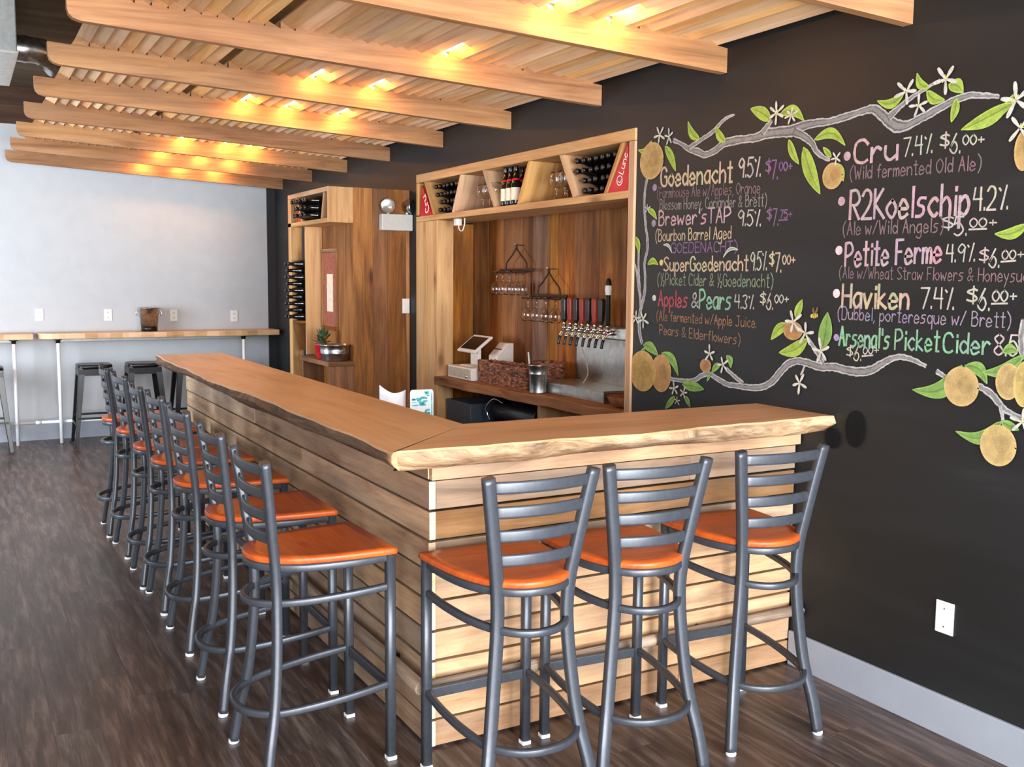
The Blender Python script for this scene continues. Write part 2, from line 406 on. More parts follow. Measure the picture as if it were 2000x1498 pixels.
# black wall with the opening for the back bar
A0, A1, AZ = 1.15, 3.85, 2.345
mb = MB()
mb.box(XW, XW+0.75, FRONT_Y, A0, 0, ZC); mb.box(XW, XW+0.75, A1, YB, 0, ZC); mb.box(XW, XW+0.75, A0, A1, AZ, ZC)
mb.box(XW+0.5, XW+0.75, A0, A1, 0, AZ)
struct(mb.build('wall_right', 'chalkwall'))
mb = MB(); mb.box(XW-0.016, XW, FRONT_Y, -0.005, 0, 0.145); struct(mb.build('baseboard_right', 'greybase', bevel=0.004))
mb = MB(); mb.box(XL, 1.562, YB, YB+0.12, 0, ZC); struct(mb.build('wall_back', 'greywall'))
mb = MB(); mb.box(1.562, XW+0.75, YB, YB+0.12, 0, ZC); struct(mb.build('wall_back_black', 'darkwall'))
mb = MB(); mb.box(XL, 1.55, YB-0.018, YB, 0, 0.17); struct(mb.build('baseboard_back', 'greybase', bevel=0.004))
# left wall with a window
mb = MB()
wy0, wy1, wz0, wz1 = 3.2, 5.6, 0.7, 2.5
mb.box(XL-0.15, XL, FRONT_Y, wy0, 0, ZC); mb.box(XL-0.15, XL, wy1, YB, 0, ZC); mb.box(XL-0.15, XL, wy0, wy1, 0, wz0); mb.box(XL-0.15, XL, wy0, wy1, wz1, ZC)
struct(mb.build('wall_left', 'sidewall'))
w = struct(MB().box(XL-0.09, XL-0.03, wy0, wy0+0.06, wz0, wz1).box(XL-0.09, XL-0.03, wy1-0.06, wy1, wz0, wz1).box(XL-0.09, XL-0.03, wy0+.06, wy1-.06, wz0, wz0+0.06).box(XL-0.09, XL-0.03, wy0+.06, wy1-.06, wz1-0.06, wz1).build('window_3', 'sidewall'))
# front wall behind the camera: two shop windows
mb = MB(); fy0, fy1 = FRONT_Y-0.15, FRONT_Y
segs = [(XL, -3.9), (-1.2, -0.95), (1.45, XW)]
for a, b in segs: mb.box(a, b, fy0, fy1, 0, ZC)
for a, b in ((-3.9, -1.2), (-0.95, 1.45)): mb.box(a, b, fy0, fy1, 0, 0.35); mb.box(a, b, fy0, fy1, 2.75, ZC)
struct(mb.build('wall_front', 'sidewall'))
for i, (a, b) in enumerate(((-3.9, -1.2), (-0.95, 1.45))):
    mb = MB(); z0, z1 = 0.35, 2.75
    mb.box(a, a+.06, fy0+.04, fy0+.1, z0, z1).box(b-.06, b, fy0+.04, fy0+.1, z0, z1).box(a+.06, b-.06, fy0+.04, fy0+.1, z0, z0+.06).box(a+.06, b-.06, fy0+.04, fy0+.1, z1-.06, z1)
    struct(mb.build('window_%d' % (i+1), 'blackmetal'))

# ================================================================== bar
bar = thing('bar_counter', 'L-shaped bar clad in reclaimed horizontal planks under a thick slab top', 'bar', (0.3, 1.5, 0))
PZ = [0.005]+[0.9295-0.1033*k for k in range(8, -1, -1)]
def clad_rows(): return [(PZ[i]+0.0045, PZ[i+1]-0.0045) for i in range(len(PZ)-1)]+[(0.9335, 1.003)]
mb = MB()
for z0, z1 in clad_rows():                                 # long side, facing the stools; its board ends show at the corner
    y = 0.0; first = True
    while y < BL-0.05:
        ln = random.uniform(1.2, 2.6); y1 = min(y+ln, BL)
        if BL-y1 < 0.5: y1 = BL
        dx = random.uniform(-0.003, 0.003)
        mb.box(dx, 0.026, y+(0 if first else 0.0015), y1, z0, z1, ax=1, t=(random.uniform(.2, .75), random.random(), random.uniform(0, .5), 1))
        if first: mb.m[-4] = 1
        y = y1; first = False
bar_side = mb.build('side_cladding', ['barwood', 'cutend'], bar, bevel=0.002)
mb = MB()
for i, (z0, z1) in enumerate(clad_rows()):
    dy = random.uniform(-0.003, 0.002)+(-0.006 if i == 9 else 0)
    FT = [(.40,.1,.7),(.62,.5,.5),(.75,.5,.55),(.68,.4,.5),(.85,.5,.5),(.78,.5,.5),(.50,.5,.15),(.03,.0,.95),(.28,.5,.1),(.98,.6,.45)]
    tf = lambda: tuple(min(1, max(0, c+random.uniform(-.08, .08))) for c in FT[i])+(1,)
    if i == 9: mb.box(0.0, BW, dy-0.022, -0.0005, z0, z1, ax=0, t=tf())
    elif random.random() < 0.5: mb.box(0.0275, BW, 0.002+dy, 0.026, z0, z1, ax=0, t=tf())
    else:
        xm = random.uniform(0.6, 1.2); mb.box(0.0275, xm, 0.002+dy, 0.026, z0, z1, ax=0, t=tf()); mb.box(xm+0.002, BW, 0.002+dy*0.5, 0.026, z0, z1, ax=0, t=tf())
bar_front = mb.build('front_cladding', 'barwood', bar, bevel=0.002)
mb = MB()
mb.box(0.03, 0.10, 0.03, BL-0.01, 0.0, 1.003, t=(.1, .5, .3, 1)); mb.box(0.1005, BW, 0.03, 0.10, 0.0, 1.003, t=(.1, .5, .3, 1))
mb.build('carcass', 'black', bar)
mb = MB(); mb.box(0.101, 0.74, 0.75, BL-0.05, 0.80, 0.84, ax=1); mb.box(0.101, 1.35, 0.101, 0.62, 0.80, 0.84, ax=0)
mb.build('inner_worktop', 'oldplank', bar)
def slab(I0, I1, O0, O1, seed, tip=0.0):
    """live-edge slab lofted along its length from the mitre (0) to the square end (1)"""
    rnd = random.Random(seed); n = 90; mb = MB(); L = []
    I0, I1, O0, O1 = map(Vector, (I0, I1, O0, O1)); outn = (O1-I1).normalized()
    ph = [rnd.uniform(0, 6.28) for _ in range(8)]
    for i in range(n+1):
        t = i/n
        def wv(a, f, p): return a*math.sin(f*t*6.28+ph[p])
        e = wv(.016, 1.3, 0)+wv(.009, 3.1, 1)+wv(.004, 9.3, 2)+rnd.uniform(-.0015, .0015)
        e2 = wv(.012, 2.2, 3)+wv(.006, 6.1, 4)+rnd.uniform(-.003, .003)
        e3 = wv(.018, 1.7, 5)+wv(.008, 4.7, 6)+rnd.uniform(-.003, .003)
        o = O0.lerp(O1, t); q = I0.lerp(I1, t)
        k = 1 if i > 0 else 0
        out = outn if i > 0 else Vector((-1, -1, 0))
        e *= k; zt, zb = ZT, ZT-0.064
        L.append([Vector((q.x, q.y, zb)), Vector((q.x, q.y, zt)), Vector((o.x, o.y, zt))+out*(e-.004), Vector((o.x, o.y, zt-.006))+out*(e+.002), Vector((o.x, o.y, zt-.028))+out*(e+e2*k+.004),
                  Vector((o.x, o.y, zt-.046))+out*(e*.7-.012+e3*k*.6), Vector((o.x, o.y, zb))+out*(-.040+e3*k)])
    out = outn; b = 0; mb.v = [p for r in L for p in r]; tt = (rnd.uniform(.35, .6), rnd.random()*.4+.3, .5, 1)
    dirv = (O1-O0).normalized(); ou = rnd.random()*20
    def uv(p): return (p.dot(dirv)+ou, p.dot(out)+p.z+ou)
    for i in range(n):
        for j in range(7):
            j2 = (j+1) % 7; q = [i*7+j, (i+1)*7+j, (i+1)*7+j2, i*7+j2]
            mi = 1 if j in (3, 4, 5) else 0
            mb.face(q, [uv(mb.v[a]) for a in q], tt, mi, j in (3, 4, 5))
    for i in (0, n):
        q = [i*7+j for j in range(7)]; q = q if i else q[::-1]
        mb.face(q, [(mb.v[a].dot(out)*.3+ou, mb.v[a].z*1.0+ou) for a in q], tt, 0)
    return mb
OX, OY, D1, D2 = -0.212, -0.205, 0.244, 0.246
fix_normals(tag(slab((D2, D1, 0), (XW-0.002, D1, 0), (OX, OY, 0), (XW-0.002, OY, 0), 5).build('counter_slab', ['counter', 'bark'], bar), 'short pale live-edge slab meeting the wall'))
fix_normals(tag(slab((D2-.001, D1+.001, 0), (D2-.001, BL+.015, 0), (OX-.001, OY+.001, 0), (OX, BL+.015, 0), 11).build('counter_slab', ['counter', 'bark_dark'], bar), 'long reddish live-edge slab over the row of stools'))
# foot rails
mb = MB(); mb.tube([(-0.052+0.004*math.sin(k), -0.06+k*0.33, 0.25+0.003*math.sin(k*2.1)) for k in range(13)], 0.024, 12)
foot = tag(mb.build('foot_rail', 'pole', bevel=0.004), 'weathered wooden pole foot rail along the long side of the bar', 'foot rail')
for k in range(4): 
    MB().tube([(-0.052, 0.25+k*1.1, 0.25), (-0.003, 0.25+k*1.1, 0.25)], 0.009, 8).build('bracket', 'blackmetal', foot)
mb = MB(); mb.tube([(-0.03+k*0.21, -0.048+0.002*math.sin(k*1.7), 0.245) for k in range(9)], 0.022, 12)
foot2 = tag(mb.build('foot_rail', 'pole'), 'grey-brown pole foot rail across the short end of the bar, meeting the wall', 'foot rail')
MB().lathe([(0.035, 0), (0.035, 0.008), (0.026, 0.012), (0.026, 0.03)], (XW-0.001, -0.048, 0.245), (-1, 0, 0)).build('flange', 'blackmetal', foot2)
for k in (0.35, 1.15): MB().tube([(k, -0.048, 0.245), (k, 0.0, 0.245)], 0.009, 8).build('bracket', 'blackmetal', foot2)

# ================================================================== bar stools
def hoop(r, zf, zr, pts, name, parent, r2=None):
    path = catmull([(-a, b, zr+(zf-zr)*max(0, b)/0.42) for a, b in pts]+[(a, b, zr+(zf-zr)*max(0, b)/0.42) for a, b in pts[::-1][1:]], 5)
    mb = MB(); mb.tube(path, r, 10, sec=(r, r*0.85), up=(0, 0, 1)); return mb.build(name, 'stool_metal', parent)
def make_stool():
    t = thing('bar_stool', '', 'bar stool')
    # seat
    out = [(.205, .438), (.203, .36), (.196, .27), (.184, .19), (.160, .11), (.122, .05), (.075, .012), (.03, -.003)]
    right = catmull([(a, b, 0) for a, b in out], 4); outline = [Vector((p.x, p.y, 0)) for p in right]+[Vector((0, -.006, 0))]+[Vector((-p.x, p.y, 0)) for p in right[::-1]]
    mb = MB(); cen = Vector((0, .22, 0)); n = len(outline); b = 0
    lay = [(0.985, .700), (1.0, .704), (1.0, .716), (0.985, .721), (0.8, .7195), (0.5, .7165), (0.2, .7155)]
    tt = (.5, .5, .6, 1); o1 = random.random()*9
    for sc, z in lay: mb.v += [cen+(p-cen)*sc+Vector((0, 0, z)) for p in outline]
    for i in range(len(lay)-1):
        for j in range(n):
            j2 = (j+1) % n; q = [i*n+j, i*n+j2, (i+1)*n+j2, (i+1)*n+j]
            mb.face(q, [(mb.v[a].x+o1, mb.v[a].y+mb.v[a].z*.5+o1) for a in q], tt, 0, True)
    q = [j for j in range(n)][::-1]; mb.face(q, [(mb.v[a].x, mb.v[a].y) for a in q], tt)
    q = [(len(lay)-1)*n+j for j in range(n)]; mb.face(q, [(mb.v[a].x+o1, mb.v[a].y+o1) for a in q], tt, 0, True)
    fix_normals(mb.build('seat', 'seat', t))
    hoop(.013, .687, .687, [(.178, .425), (.186, .30), (.168, .16), (.126, .075), (.07, .022), (0, .006)], 'seat_frame', t)
    hoop(.012, .592, .566, [(.185, .42), (.182, .30), (.160, .16), (.119, .066), (.066, .012), (0, -.006)], 'support_ring', t)
    hoop(.012, .262, .222, [(.185, .42), (.190, .30), (.180, .16), (.151, .045), (.085, -.022), (0, -.042)], 'foot_ring', t)
    MB().box(-.172, .172, .412, .428, .236, .270).build('stretcher', 'stool_metal', t, bevel=.003)
    MB().box(-.172, .172, .414, .428, .672, .698).build('front_rail', 'stool_metal', t, bevel=.003)
    for s in (-1, 1):
        lg = MB().tube([(s*.185, .42, .012), (s*.185, .42, .35), (s*.185, .42, .699)], .015, 12, sec=(.0155, .0155), up=(0, 1, 0)).build('leg', 'stool_metal', t)
        MB().box(s*.185-.0165, s*.185+.0165, .4035, .4365, 0, .0145).build('glide', 'glide', lg, bevel=.003)
        path = catmull([(s*.190, .0, .012), (s*.176, .016, .12), (s*.152, .041, .252), (s*.133, .056, .41), (s*.120, .062, .577), (s*.124, .057, .69), (s*.137, .046, .785), (s*.157, .031, .91), (s*.178, .014, 1.035)], 5)
        lg = MB().tube(path, .016, 12, sec=(.019, .0145), up=(1, 0, 0)).build('leg', 'stool_metal', t)
        MB().lathe([(.0165, 0), (.0185, .004), (.0175, .0145)], (s*.190, 0, 0), n=10).build('glide', 'glide', lg)
    for z in (.781, .856, .929, 1.003):
        k = (z-.785)/.25; w = .137+.041*k-.006; y0 = .047-.033*k
        path = [(-w+2*w*i/12, y0-.026*(1-(2*i/12-1)**2), z) for i in range(13)]
        MB().tube(path, .02, 10, sec=(.0185, .0045), up=(0, 0, 1)).build('back_slat', 'stool_metal', t)
    return t
stool = make_stool()
H = -math.pi/2
poses = [(0.128, -0.528, 0.0, 'charcoal stool with orange seat nearest the bar corner, first of three facing the short end'),
         (0.545, -0.531, -0.087, 'charcoal stool with orange seat, in the middle of the three at the short end'),
         (1.074, -0.521, -0.06, 'charcoal stool with orange seat at the short end, closest to the chalkboard wall'),
         (-0.560, 0.180, H+.03, 'charcoal stool with orange seat at the long side, first from the bar corner'),
         (-0.550, 0.785, H+.0, 'charcoal stool with orange seat, second from the bar corner along the long side'),
         (-0.545, 1.437, H+.03, 'charcoal stool with orange seat, third from the bar corner along the long side'),
         (-0.545, 2.010, H+.02, 'charcoal stool with orange seat, fourth and middle one along the long side'),
         (-0.560, 2.470, H-.02, 'charcoal stool with orange seat, fifth from the bar corner along the long side'),
         (-0.560, 3.080, H+.04, 'charcoal stool with orange seat, sixth from the bar corner along the long side'),
         (-0.575, 3.620, H-.03, 'charcoal stool with orange seat, last of the long row, furthest from the camera')]
for i, (x, y, a, lab) in enumerate(poses):
    o = stool if i == 0 else dup(stool)
    o['label'] = lab; o['group'] = 'ladder-back bar stools around the bar'
    if i: o.location = (x, y, 0); o.rotation_euler = (0, 0, a)
stool.location = (poses[0][0], poses[0][1], 0); stool.rotation_euler = (0, 0, poses[0][2])

# ================================================================== pergola over the bar
perg = thing('pergola', 'wooden slatted pergola canopy of joists and tilted slats hung over the bar', 'pergola', (0.4, 3.4, 2.496))
JZ, JH, JY0, JS, JX0 = 2.496, 0.104, -0.472, 0.970, -0.892      # the canopy rises a little towards the room
SLOPE, SKEW = 0.133/2.545, -0.043
def jz(x): return JZ+SLOPE*(XW-x)
def jy(k, x): return JY0+k*JS+SKEW*(x-XW)
P0, PITCHX, DROP = -0.765, 0.0675, 0.030
NS = int((XW-0.006-P0)/PITCHX)
MISS = {10}
JT = {-1: .6, 0: .55, 1: .6, 2: .62, 3: .45, 4: .6, 5: .22, 6: .5, 7: .2, 8: .08}
DECK = JH+0.033
for k in range(-1, 9):
    top = []
    for i in range(NS):
        xa = P0+i*PITCHX
        top += [(xa+0.0005, jz(xa)+DECK), (xa+PITCHX-0.0005, jz(xa+PITCHX)+DECK-DROP)]
    prof = [(JX0+0.05, jz(JX0+.05)), (JX0+0.022, jz(JX0)+0.006), (JX0+0.006, jz(JX0)+0.022), (JX0, jz(JX0)+0.045), (JX0, jz(JX0)+JH), (P0-0.02, jz(P0-.02)+JH)]+top+[(XW-0.002, JZ+JH), (XW-0.002, JZ)]
    mb = MB(); mb.prism([(a, jy(k, a), b) for a, b in prof[::-1]], (0, 0.042, 0), ax=(1, 0, 0), t=(JT[k], .5+.3*math.sin(k*2.3), .5, 1)); o = mb.build('joist', 'joist', perg); fix_normals(o)
# bulbs lie over slots in the slats
BULBS = [(1, .75), (1, 1.046), (2, .78), (3, .44), (3, .78), (4, .255), (4, .572), (4, .915), (6, .27), (6, .596), (6, .835), (7, .27), (7, .60), (7, .916), (8, .283), (8, .642), (8, .96)]
mb = MB(); YS0, YS1 = JY0-JS-0.02, JY0+8*JS+0.16
slots = {}
def sidx(x): return int(math.floor((x-P0)/PITCHX))
def sx(i): return P0+(i+.5)*PITCHX
for k, x in BULBS: slots.setdefault(sidx(x), []).append(k)
for i in range(NS):
    if i in MISS: continue
    xa = P0+i*PITCHX; g = random.uniform(0.001, 0.004)+(0.006 if i < 12 else 0)+(0.012 if i == 28 else 0)
    W_ = PITCHX-g
    a = Vector((W_, 0, -(DROP+SLOPE*PITCHX)*W_/PITCHX)); nrm = Vector((-a.z, 0, a.x)).normalized()*0.016
    spans = []; ya = YS0
    for k in sorted(slots.get(i, [])):
        yk = jy(k, xa); spans.append((ya, yk-0.24)); ya = yk+.002
    spans.append((ya, YS1)); tt = tint()
    joint = JY0+JS*random.choice((2, 3, 4, 5))+0.06
    for s0, s1 in spans:
        parts = [(s0, joint-0.0005), (joint+0.0005, s1)] if s0 < joint-0.1 and s1 > joint+0.1 else [(s0, s1)]
        for q0, q1 in parts:
            if q0 > joint: tt = tint()
            mb.obox((xa, q0, jz(xa)+DECK+.0004), a, (0, q1-q0, 0), nrm, ax=1, t=tt)
tag(mb.build('slat_deck', 'slat', perg), 'pale narrow tilted slats')
lights = thing('string_lights', 'warm bulbs glowing through slots in the pergola slats', 'string lights', (0.7, 3.9, 2.75))
for i, (k, x) in enumerate(BULBS):
    xs = sx(sidx(x)); yk = jy(k, xs)-.02; zz = jz(xs)+DECK+.006
    b = MB().lathe([(0.006, 0), (0.016, .008), (0.021, .03), (0.021, .15), (0.017, .175), (0.010, .19)], (xs, yk, zz), (0, -1, 0), n=14).build('bulb', 'bulb', lights)
    MB().lathe([(0.012, .1905), (0.014, .195), (0.014, .208), (0.006, .214)], (xs, yk, zz), (0, -1, 0), n=12).build('socket', 'black', b)
    d = bpy.data.lights.new('bulb_light', 'POINT'); d.energy = 1.5; d.color = (1.0, 0.44, 0.11); d.shadow_soft_size = 0.02
    l = bpy.data.objects.new('bulb_light', d); C.objects.link(l); l.location = (xs, yk-.07, zz-.05)
for x0 in (.27, .60, .92):
    pts = [(sx(sidx(x)), jy(k, x)-.2, jz(x)+DECK+.06) for k, x in BULBS if abs(x-x0) < 0.19]
    MB().tube(catmull(pts, 4), 0.004, 6).build('cord', 'black', lights)

# ================================================================== back bar in the opening of the black wall
XB = 2.10                       # plank back
XF = 1.640                      # front of its frame
bb = thing('back_bar', 'timber-lined back bar recessed in the black wall, with a bottle shelf on top', 'back bar', (1.9, 2.5, 0))
mb = MB(); yy = A0
while yy < A1-0.01:
    w = random.choice((0.14, 0.19, 0.235, 0.28)); w = min(w, A1-yy)
    dx = random.uniform(0, 0.008)
    mb.box(XB+dx, XB+0.03, yy+0.0015, yy+w-0.0015, 0.0, 2.30, ax=2); yy += w
mb.build('back_panel', 'oldplank', bb)
mb = MB(); mb.box(XF, 2.09, A0+0.001, A0+0.05, 0.0, AZ-0.062, ax=2); mb.build('post', 'pine', bb, bevel=.003)
mb = MB(); mb.box(XF, 1.96, A1-0.03, A1-0.001, 2.05, AZ-0.062, ax=2); mb.build('post', 'pine', bb, bevel=.003)
mb = MB(); mb.box(XF, 1.96, A0+0.001, A1-0.001, AZ-0.060, AZ-0.001, ax=1, t=(.55, .5, .5, 1)); mb.build('top_board', 'pine', bb, bevel=.003)
mb = MB(); mb.box(XF, 1.99, A0+0.051, A1-0.001, 2.003, 2.042, ax=1, t=(.5, .4, .5, 1)); mb.build('bottle_shelf', 'pine', bb, bevel=.003)
mb = MB(); mb.box(1.955, 1.985, A0+0.051, A1-0.03, 2.043, AZ-0.061, ax=1, t=(.2, .5, .5, 1)); mb.build('shelf_back', 'oldplank', bb)
mb = MB(); mb.box(XF+.004, 1.77, 3.487, 3.668, 0.0, 2.002, ax=2, t=(.55, .5, .5, 1)); mb.box(XF, 1.77, 3.67, A1-0.001, 0.0, 2.002, ax=2, t=(.42, .6, .5, 1)); mb.build('side_jamb', 'pine', bb, bevel=.003)
mb = MB(); mb.box(1.771, XB-.001, A1-0.025, A1-0.001, 0, 2.0, ax=2); mb.build('side_panel', 'oldplank', bb)
# dividers of the bottle shelf lean alternately
DIV = [((3.701, 2.284), (3.549, 2.045)), ((3.115, 2.284), (3.241, 2.045)), ((2.791, 2.284), (2.636, 2.045)), ((2.205, 2.284), (2.334, 2.045)), ((1.857, 2.284), (1.711, 2.045)), ((1.266, 2.284), (1.410, 2.045))]
for (yt, zt), (yb, zb) in DIV:
    th = 0.028
    p = [(XF+.004, yb-th/2, zb-.002), (1.954, yb-th/2, zb-.002), (XF+.004, yb+th/2, zb-.002), (1.954, yb+th/2, zb-.002), (XF+.004, yt-th/2, zt), (1.954, yt-th/2, zt), (XF+.004, yt+th/2, zt), (1.954, yt+th/2, zt)]
    MB().hexa(p, ax=2).build('divider', 'pine', bb, bevel=.002)
# thick live-edge work shelf
mb = MB(); n = 40; fr = []
for i in range(n+1):
    y = 3.484-(3.484-(A0+0.052))*i/n; fr.append((1.615+.10*(i/n)**.8+.012*math.sin(i*.55)+.006*math.sin(i*1.3), y))
mb.prism([(x, y, .838) for x, y in fr]+[(XB-.002, A0+0.052, .838), (XB-.002, 3.484, .838)], (0, 0, .062), ax=(0, 1, 0), t=(.85, .4, .6, 1))
fix_normals(mb.build('work_shelf', 'oldplank', bb, bevel=.006))
mb = MB(); mb.box(1.80, XB-.002, 2.30, 2.34, 0, .837, ax=2, t=(.8, .5, .4, 1)); mb.build('support_panel', 'pine', bb)
mb = MB(); mb.box(1.80, XB-.002, 1.70, 1.74, 0, .837, ax=2, t=(.8, .5, .4, 1)); mb.build('support_panel', 'pine', bb)

# ---- bottles
def make_bottle(label, cat='bottle', lab=False, cap='black'):
    t = thing('beer_bottle', label, cat)
    MB().lathe([(.026, 0), (.030, .004), (.0305, .02), (.0305, .125), (.029, .14), (.022, .162), (.0150, .185), (.0132, .205), (.0130, .225), (.0145, .228), (.0145, .236), (.0125, .2365)], n=16).build('body', 'bottle', t)
    MB().lathe([(.0148, .2366), (.0152, .229), (.0158, .236), (.0146, .243), (.006, .2445)], n=14, cap0=False).build('cap', cap, t)
    if lab: MB().lathe([(.0309, .032), (.0309, .108)], n=20, cap0=False, cap1=False).build('label', 'label', t); MB().lathe([(.0258, .1515), (.0222, .163)], n=16, cap0=False, cap1=False).build('neck_label', 'red', t)
    return t
lying = (0, -math.pi/2, 0)      # necks point out of the rack, towards the bar
def rack(y0t, y1t, y0b, y1b, zb, rows, xback, label, group, src=None, pitch=.0615, dz=.0555):
    """rows of lying bottles filling a trapezium between two dividers (y0 > y1)"""
    first = src
    for r in range(rows):
        f = (r*dz+.03)/.24
        a = y0b+(y0t-y0b)*f-.020-.031-.004; b = y1b+(y1t-y1b)*f+.020+.031+.004
        off = pitch/2*(r % 2); y = a-off if off else a
        if r*dz > 0 and off and y < b: continue
        while y >= b:
            loc = (xback+random.uniform(-.018, .0), y, zb+.0316+r*dz)
            if first is None:
                o = first = make_bottle(label); o.location = loc; o.rotation_euler = lying; o['group'] = group
            else: o = dup(first, loc, rot=lying, label=label, group=group)
            y -= pitch
    return first
d = lambda i: (DIV[i][0][0], DIV[i][1][0])
first = rack(d(0)[0], d(1)[0], d(0)[1], d(1)[1], 2.043, 4, 1.93, 'dark bottle lying neck outward at the left end of the bottle shelf', 'dark bottles lying at the left end of the bottle shelf')
rack(d(4)[0], d(5)[0], d(4)[1], d(5)[1], 2.043, 4, 1.93, 'dark bottle lying neck outward at the right end of the bottle shelf', 'dark bottles lying at the right end of the bottle shelf', first)
sb = make_bottle('labelled bottle standing in the middle bay of the bottle shelf', lab=True)
sb['group'] = 'labelled bottles standing in the middle bay'
spots = [(1.69+.075*j, 2.575-.066*i-(.01*j)) for j in range(2) for i in range(3)]
for i, (x, y) in enumerate(spots):
    if i == 0: sb.location = (x, y, 2.0425)
    else: dup(sb, (x, y, 2.0425))
# goblets
def make_goblet(label, group):
    t = thing('wine_glass', label, 'glass', group=group)
    MB().lathe([(.0335, 0), (.0335, .002), (.010, .006), (.004, .012), (.004, .062), (.010, .068)], n=18).build('foot', 'glass', t)
    MB().lathe([(.004, .0682), (.022, .074), (.037, .095), (.041, .118), (.037, .145), (.032, .160), (.031, .160), (.036, .145), (.0395, .118), (.0355, .096), (.021, .0755), (.002, .070)], n=20, cap0=False, cap1=False).build('bowl', 'glass', t)
    return t
g0 = None
for (ya, lab, grp) in ((2.90, 'clear stemmed glass on the bottle shelf between leaning boards, left group', 'clear glasses in the left open bay'), (1.985, 'clear stemmed glass on the bottle shelf between leaning boards, right group', 'clear glasses in the right open bay')):
    for i in range(2):
        for j in range(3):
            loc = (1.70+.09*i, ya-.088*j+.03*i, 2.0425)
            if g0 is None: g0 = make_goblet(lab, grp); g0.location = loc
            else: dup(g0, loc, label=lab, group=grp)

# ---- single-stroke lettering: x y in tenths of the cap height, '4' is the baseline
G = {'A': '04 3e 64;18 58', 'B': '04 0e;~0e 3e 5c 3a 09;~09 4a 67 44 04', 'C': '~6c 4e 1d 09 15 44 65', 'D': '04 0e;~0e 4e 6b 68 44 04', 'E': '5e 0e 04 54;09 49', 'F': '5e 0e 04;09 49', 'G': '~6c 4e 1d 09 15 44 65 69;69 49',
     'H': '04 0e;64 6e;09 69', 'J': '~5e 56 34 05;2e 7e', 'K': '04 0e;5e 09 64', 'N': '04 0e 64 6e', 'O': '~3e 0b 07 34 67 6b 3e', 'P': '04 0e;~0e 4e 6b 49 08', 'R': '04 0e;~0e 4e 6b 49 09;29 64', 'S': '~6d 3e 0c 39 66 34 05',
     'T': '0e 6e;3e 34', 'U': '~0e 06 34 66 6e;6e 64', 'W': '0e 24 4a 64 8e', 'L': '0e 04 54',
     'a': '~5a 2a 07 24 56;5a 54', 'b': '0e 04;~08 3a 57 34 05', 'c': '~59 3a 07 34 55', 'd': '5e 54;~58 2a 07 24 56', 'e': '~07 57 49 2a 07 14 34 55', 'f': '~4d 3e 2b 24;0a 4a', 'g': '~5a 2a 07 24 56;~5a 52 30 01',
     'h': '0e 04;~08 3a 58 54', 'i': '14 1a;1c 1d', 'k': '0e 04;4a 07 54', 'l': '1e 14', 'm': '0a 04;~08 2a 38 34;~38 5a 68 64', 'n': '0a 04;~08 3a 58 54', 'o': '~3a 08 06 34 56 58 3a', 'p': '0a 00;~08 3a 57 34 05', 'q': '5a 50;~58 2a 07 24 56',
     'r': '0a 04;~07 2a 49', 's': '~5a 2a 18 47 45 24 04', 't': '2e 24 44;0b 4b', 'u': '~0a 06 24 56;5a 54', 'v': '0a 24 5a', 'w': '0a 14 38 54 7a', 'y': '0a 26;5a 10',
     '0': '~3e 0b 07 34 67 6b 3e', '1': '14 1e', '2': '~0c 2e 5d 59 04;04 64', '3': '~0d 3e 5c 39 56 34 05', '4': '1e 09 69;5e 54', '5': '6e 1e 0a;~0a 3b 67 34 05', '6': '~4e 19 06 34 57 3a 07', '7': '0e 6e 24', '8': '~3e 0c 39 66 34 06 39 6c 3e', '9': '~6c 3e 0b 39 6c;6c 54',
     '.': '04 05', ',': '14 02', "'": '1e 1b', '(': '~3f 0b 06 22', ')': '~0f 3b 36 12', '/': '04 5e', '&': '~64 1b 3e 4b 06 24 68', '$': '~5c 3d 0b 39 56 34 05;3f 32', '+': '09 69;3c 36', '%': '0d 1c;24 5e;64 65', '^': '1e 19;13 5e;~57 68 76 53 73'}
def cv(c): return int(c, 36)
def strokes(ch):
    out = []
    for st in G[ch].split(';'):
        sm = st[0] == '~'; st = st.lstrip('~')
        P = [(cv(a[0])/10, (cv(a[1])-4)/10) for a in st.split()]
        if sm and len(P) > 2: out.append([(p.x, p.y) for p in catmull([(x, y, 0) for x, y in P], 4)])
        else: out += [[P[i], P[i+1]] for i in range(len(P)-1)]
    return out
def text_lines(txt):
    """polylines of a text set at cap height 1, and its width"""
    x = 0; out = []
    for ch in txt:
        if ch == ' ': x += .42; continue
        st = strokes(ch); w = max(p[0] for s_ in st for p in s_)
        for s_ in st: out.append([(px_+x, py_) for px_, py_ in s_])
        x += w+.20
    return out, x-.20
def ribbon(mb, P, w, t, org, U_, V_, nrm):
    """flat stroke of width w along 2d points, laid on the plane org + U x + V y"""
    if len(P) < 2: return
    w2 = w if isinstance(w, (list, tuple)) else [w]*len(P)
    P = [Vector((p[0], p[1])) for p in P]; L_, R_ = [], []
    for i, p in enumerate(P):
        d_ = (P[min(i+1, len(P)-1)]-P[max(i-1, 0)]); d_ = d_.normalized() if d_.length > 1e-9 else Vector((1, 0))
        e = Vector((-d_.y, d_.x))*w2[i]*.5
        ext = d_*(-w2[i]*.35 if i == 0 else (w2[i]*.35 if i == len(P)-1 else 0))
        L_.append(p+e+ext); R_.append(p-e+ext)
    b = len(mb.v)
    for q in L_+R_: mb.v.append(org+U_*q.x+V_*q.y+nrm)
    n = len(P)
    for i in range(n-1): mb.face([b+i, b+n+i, b+n+i+1, b+i+1], None, t)

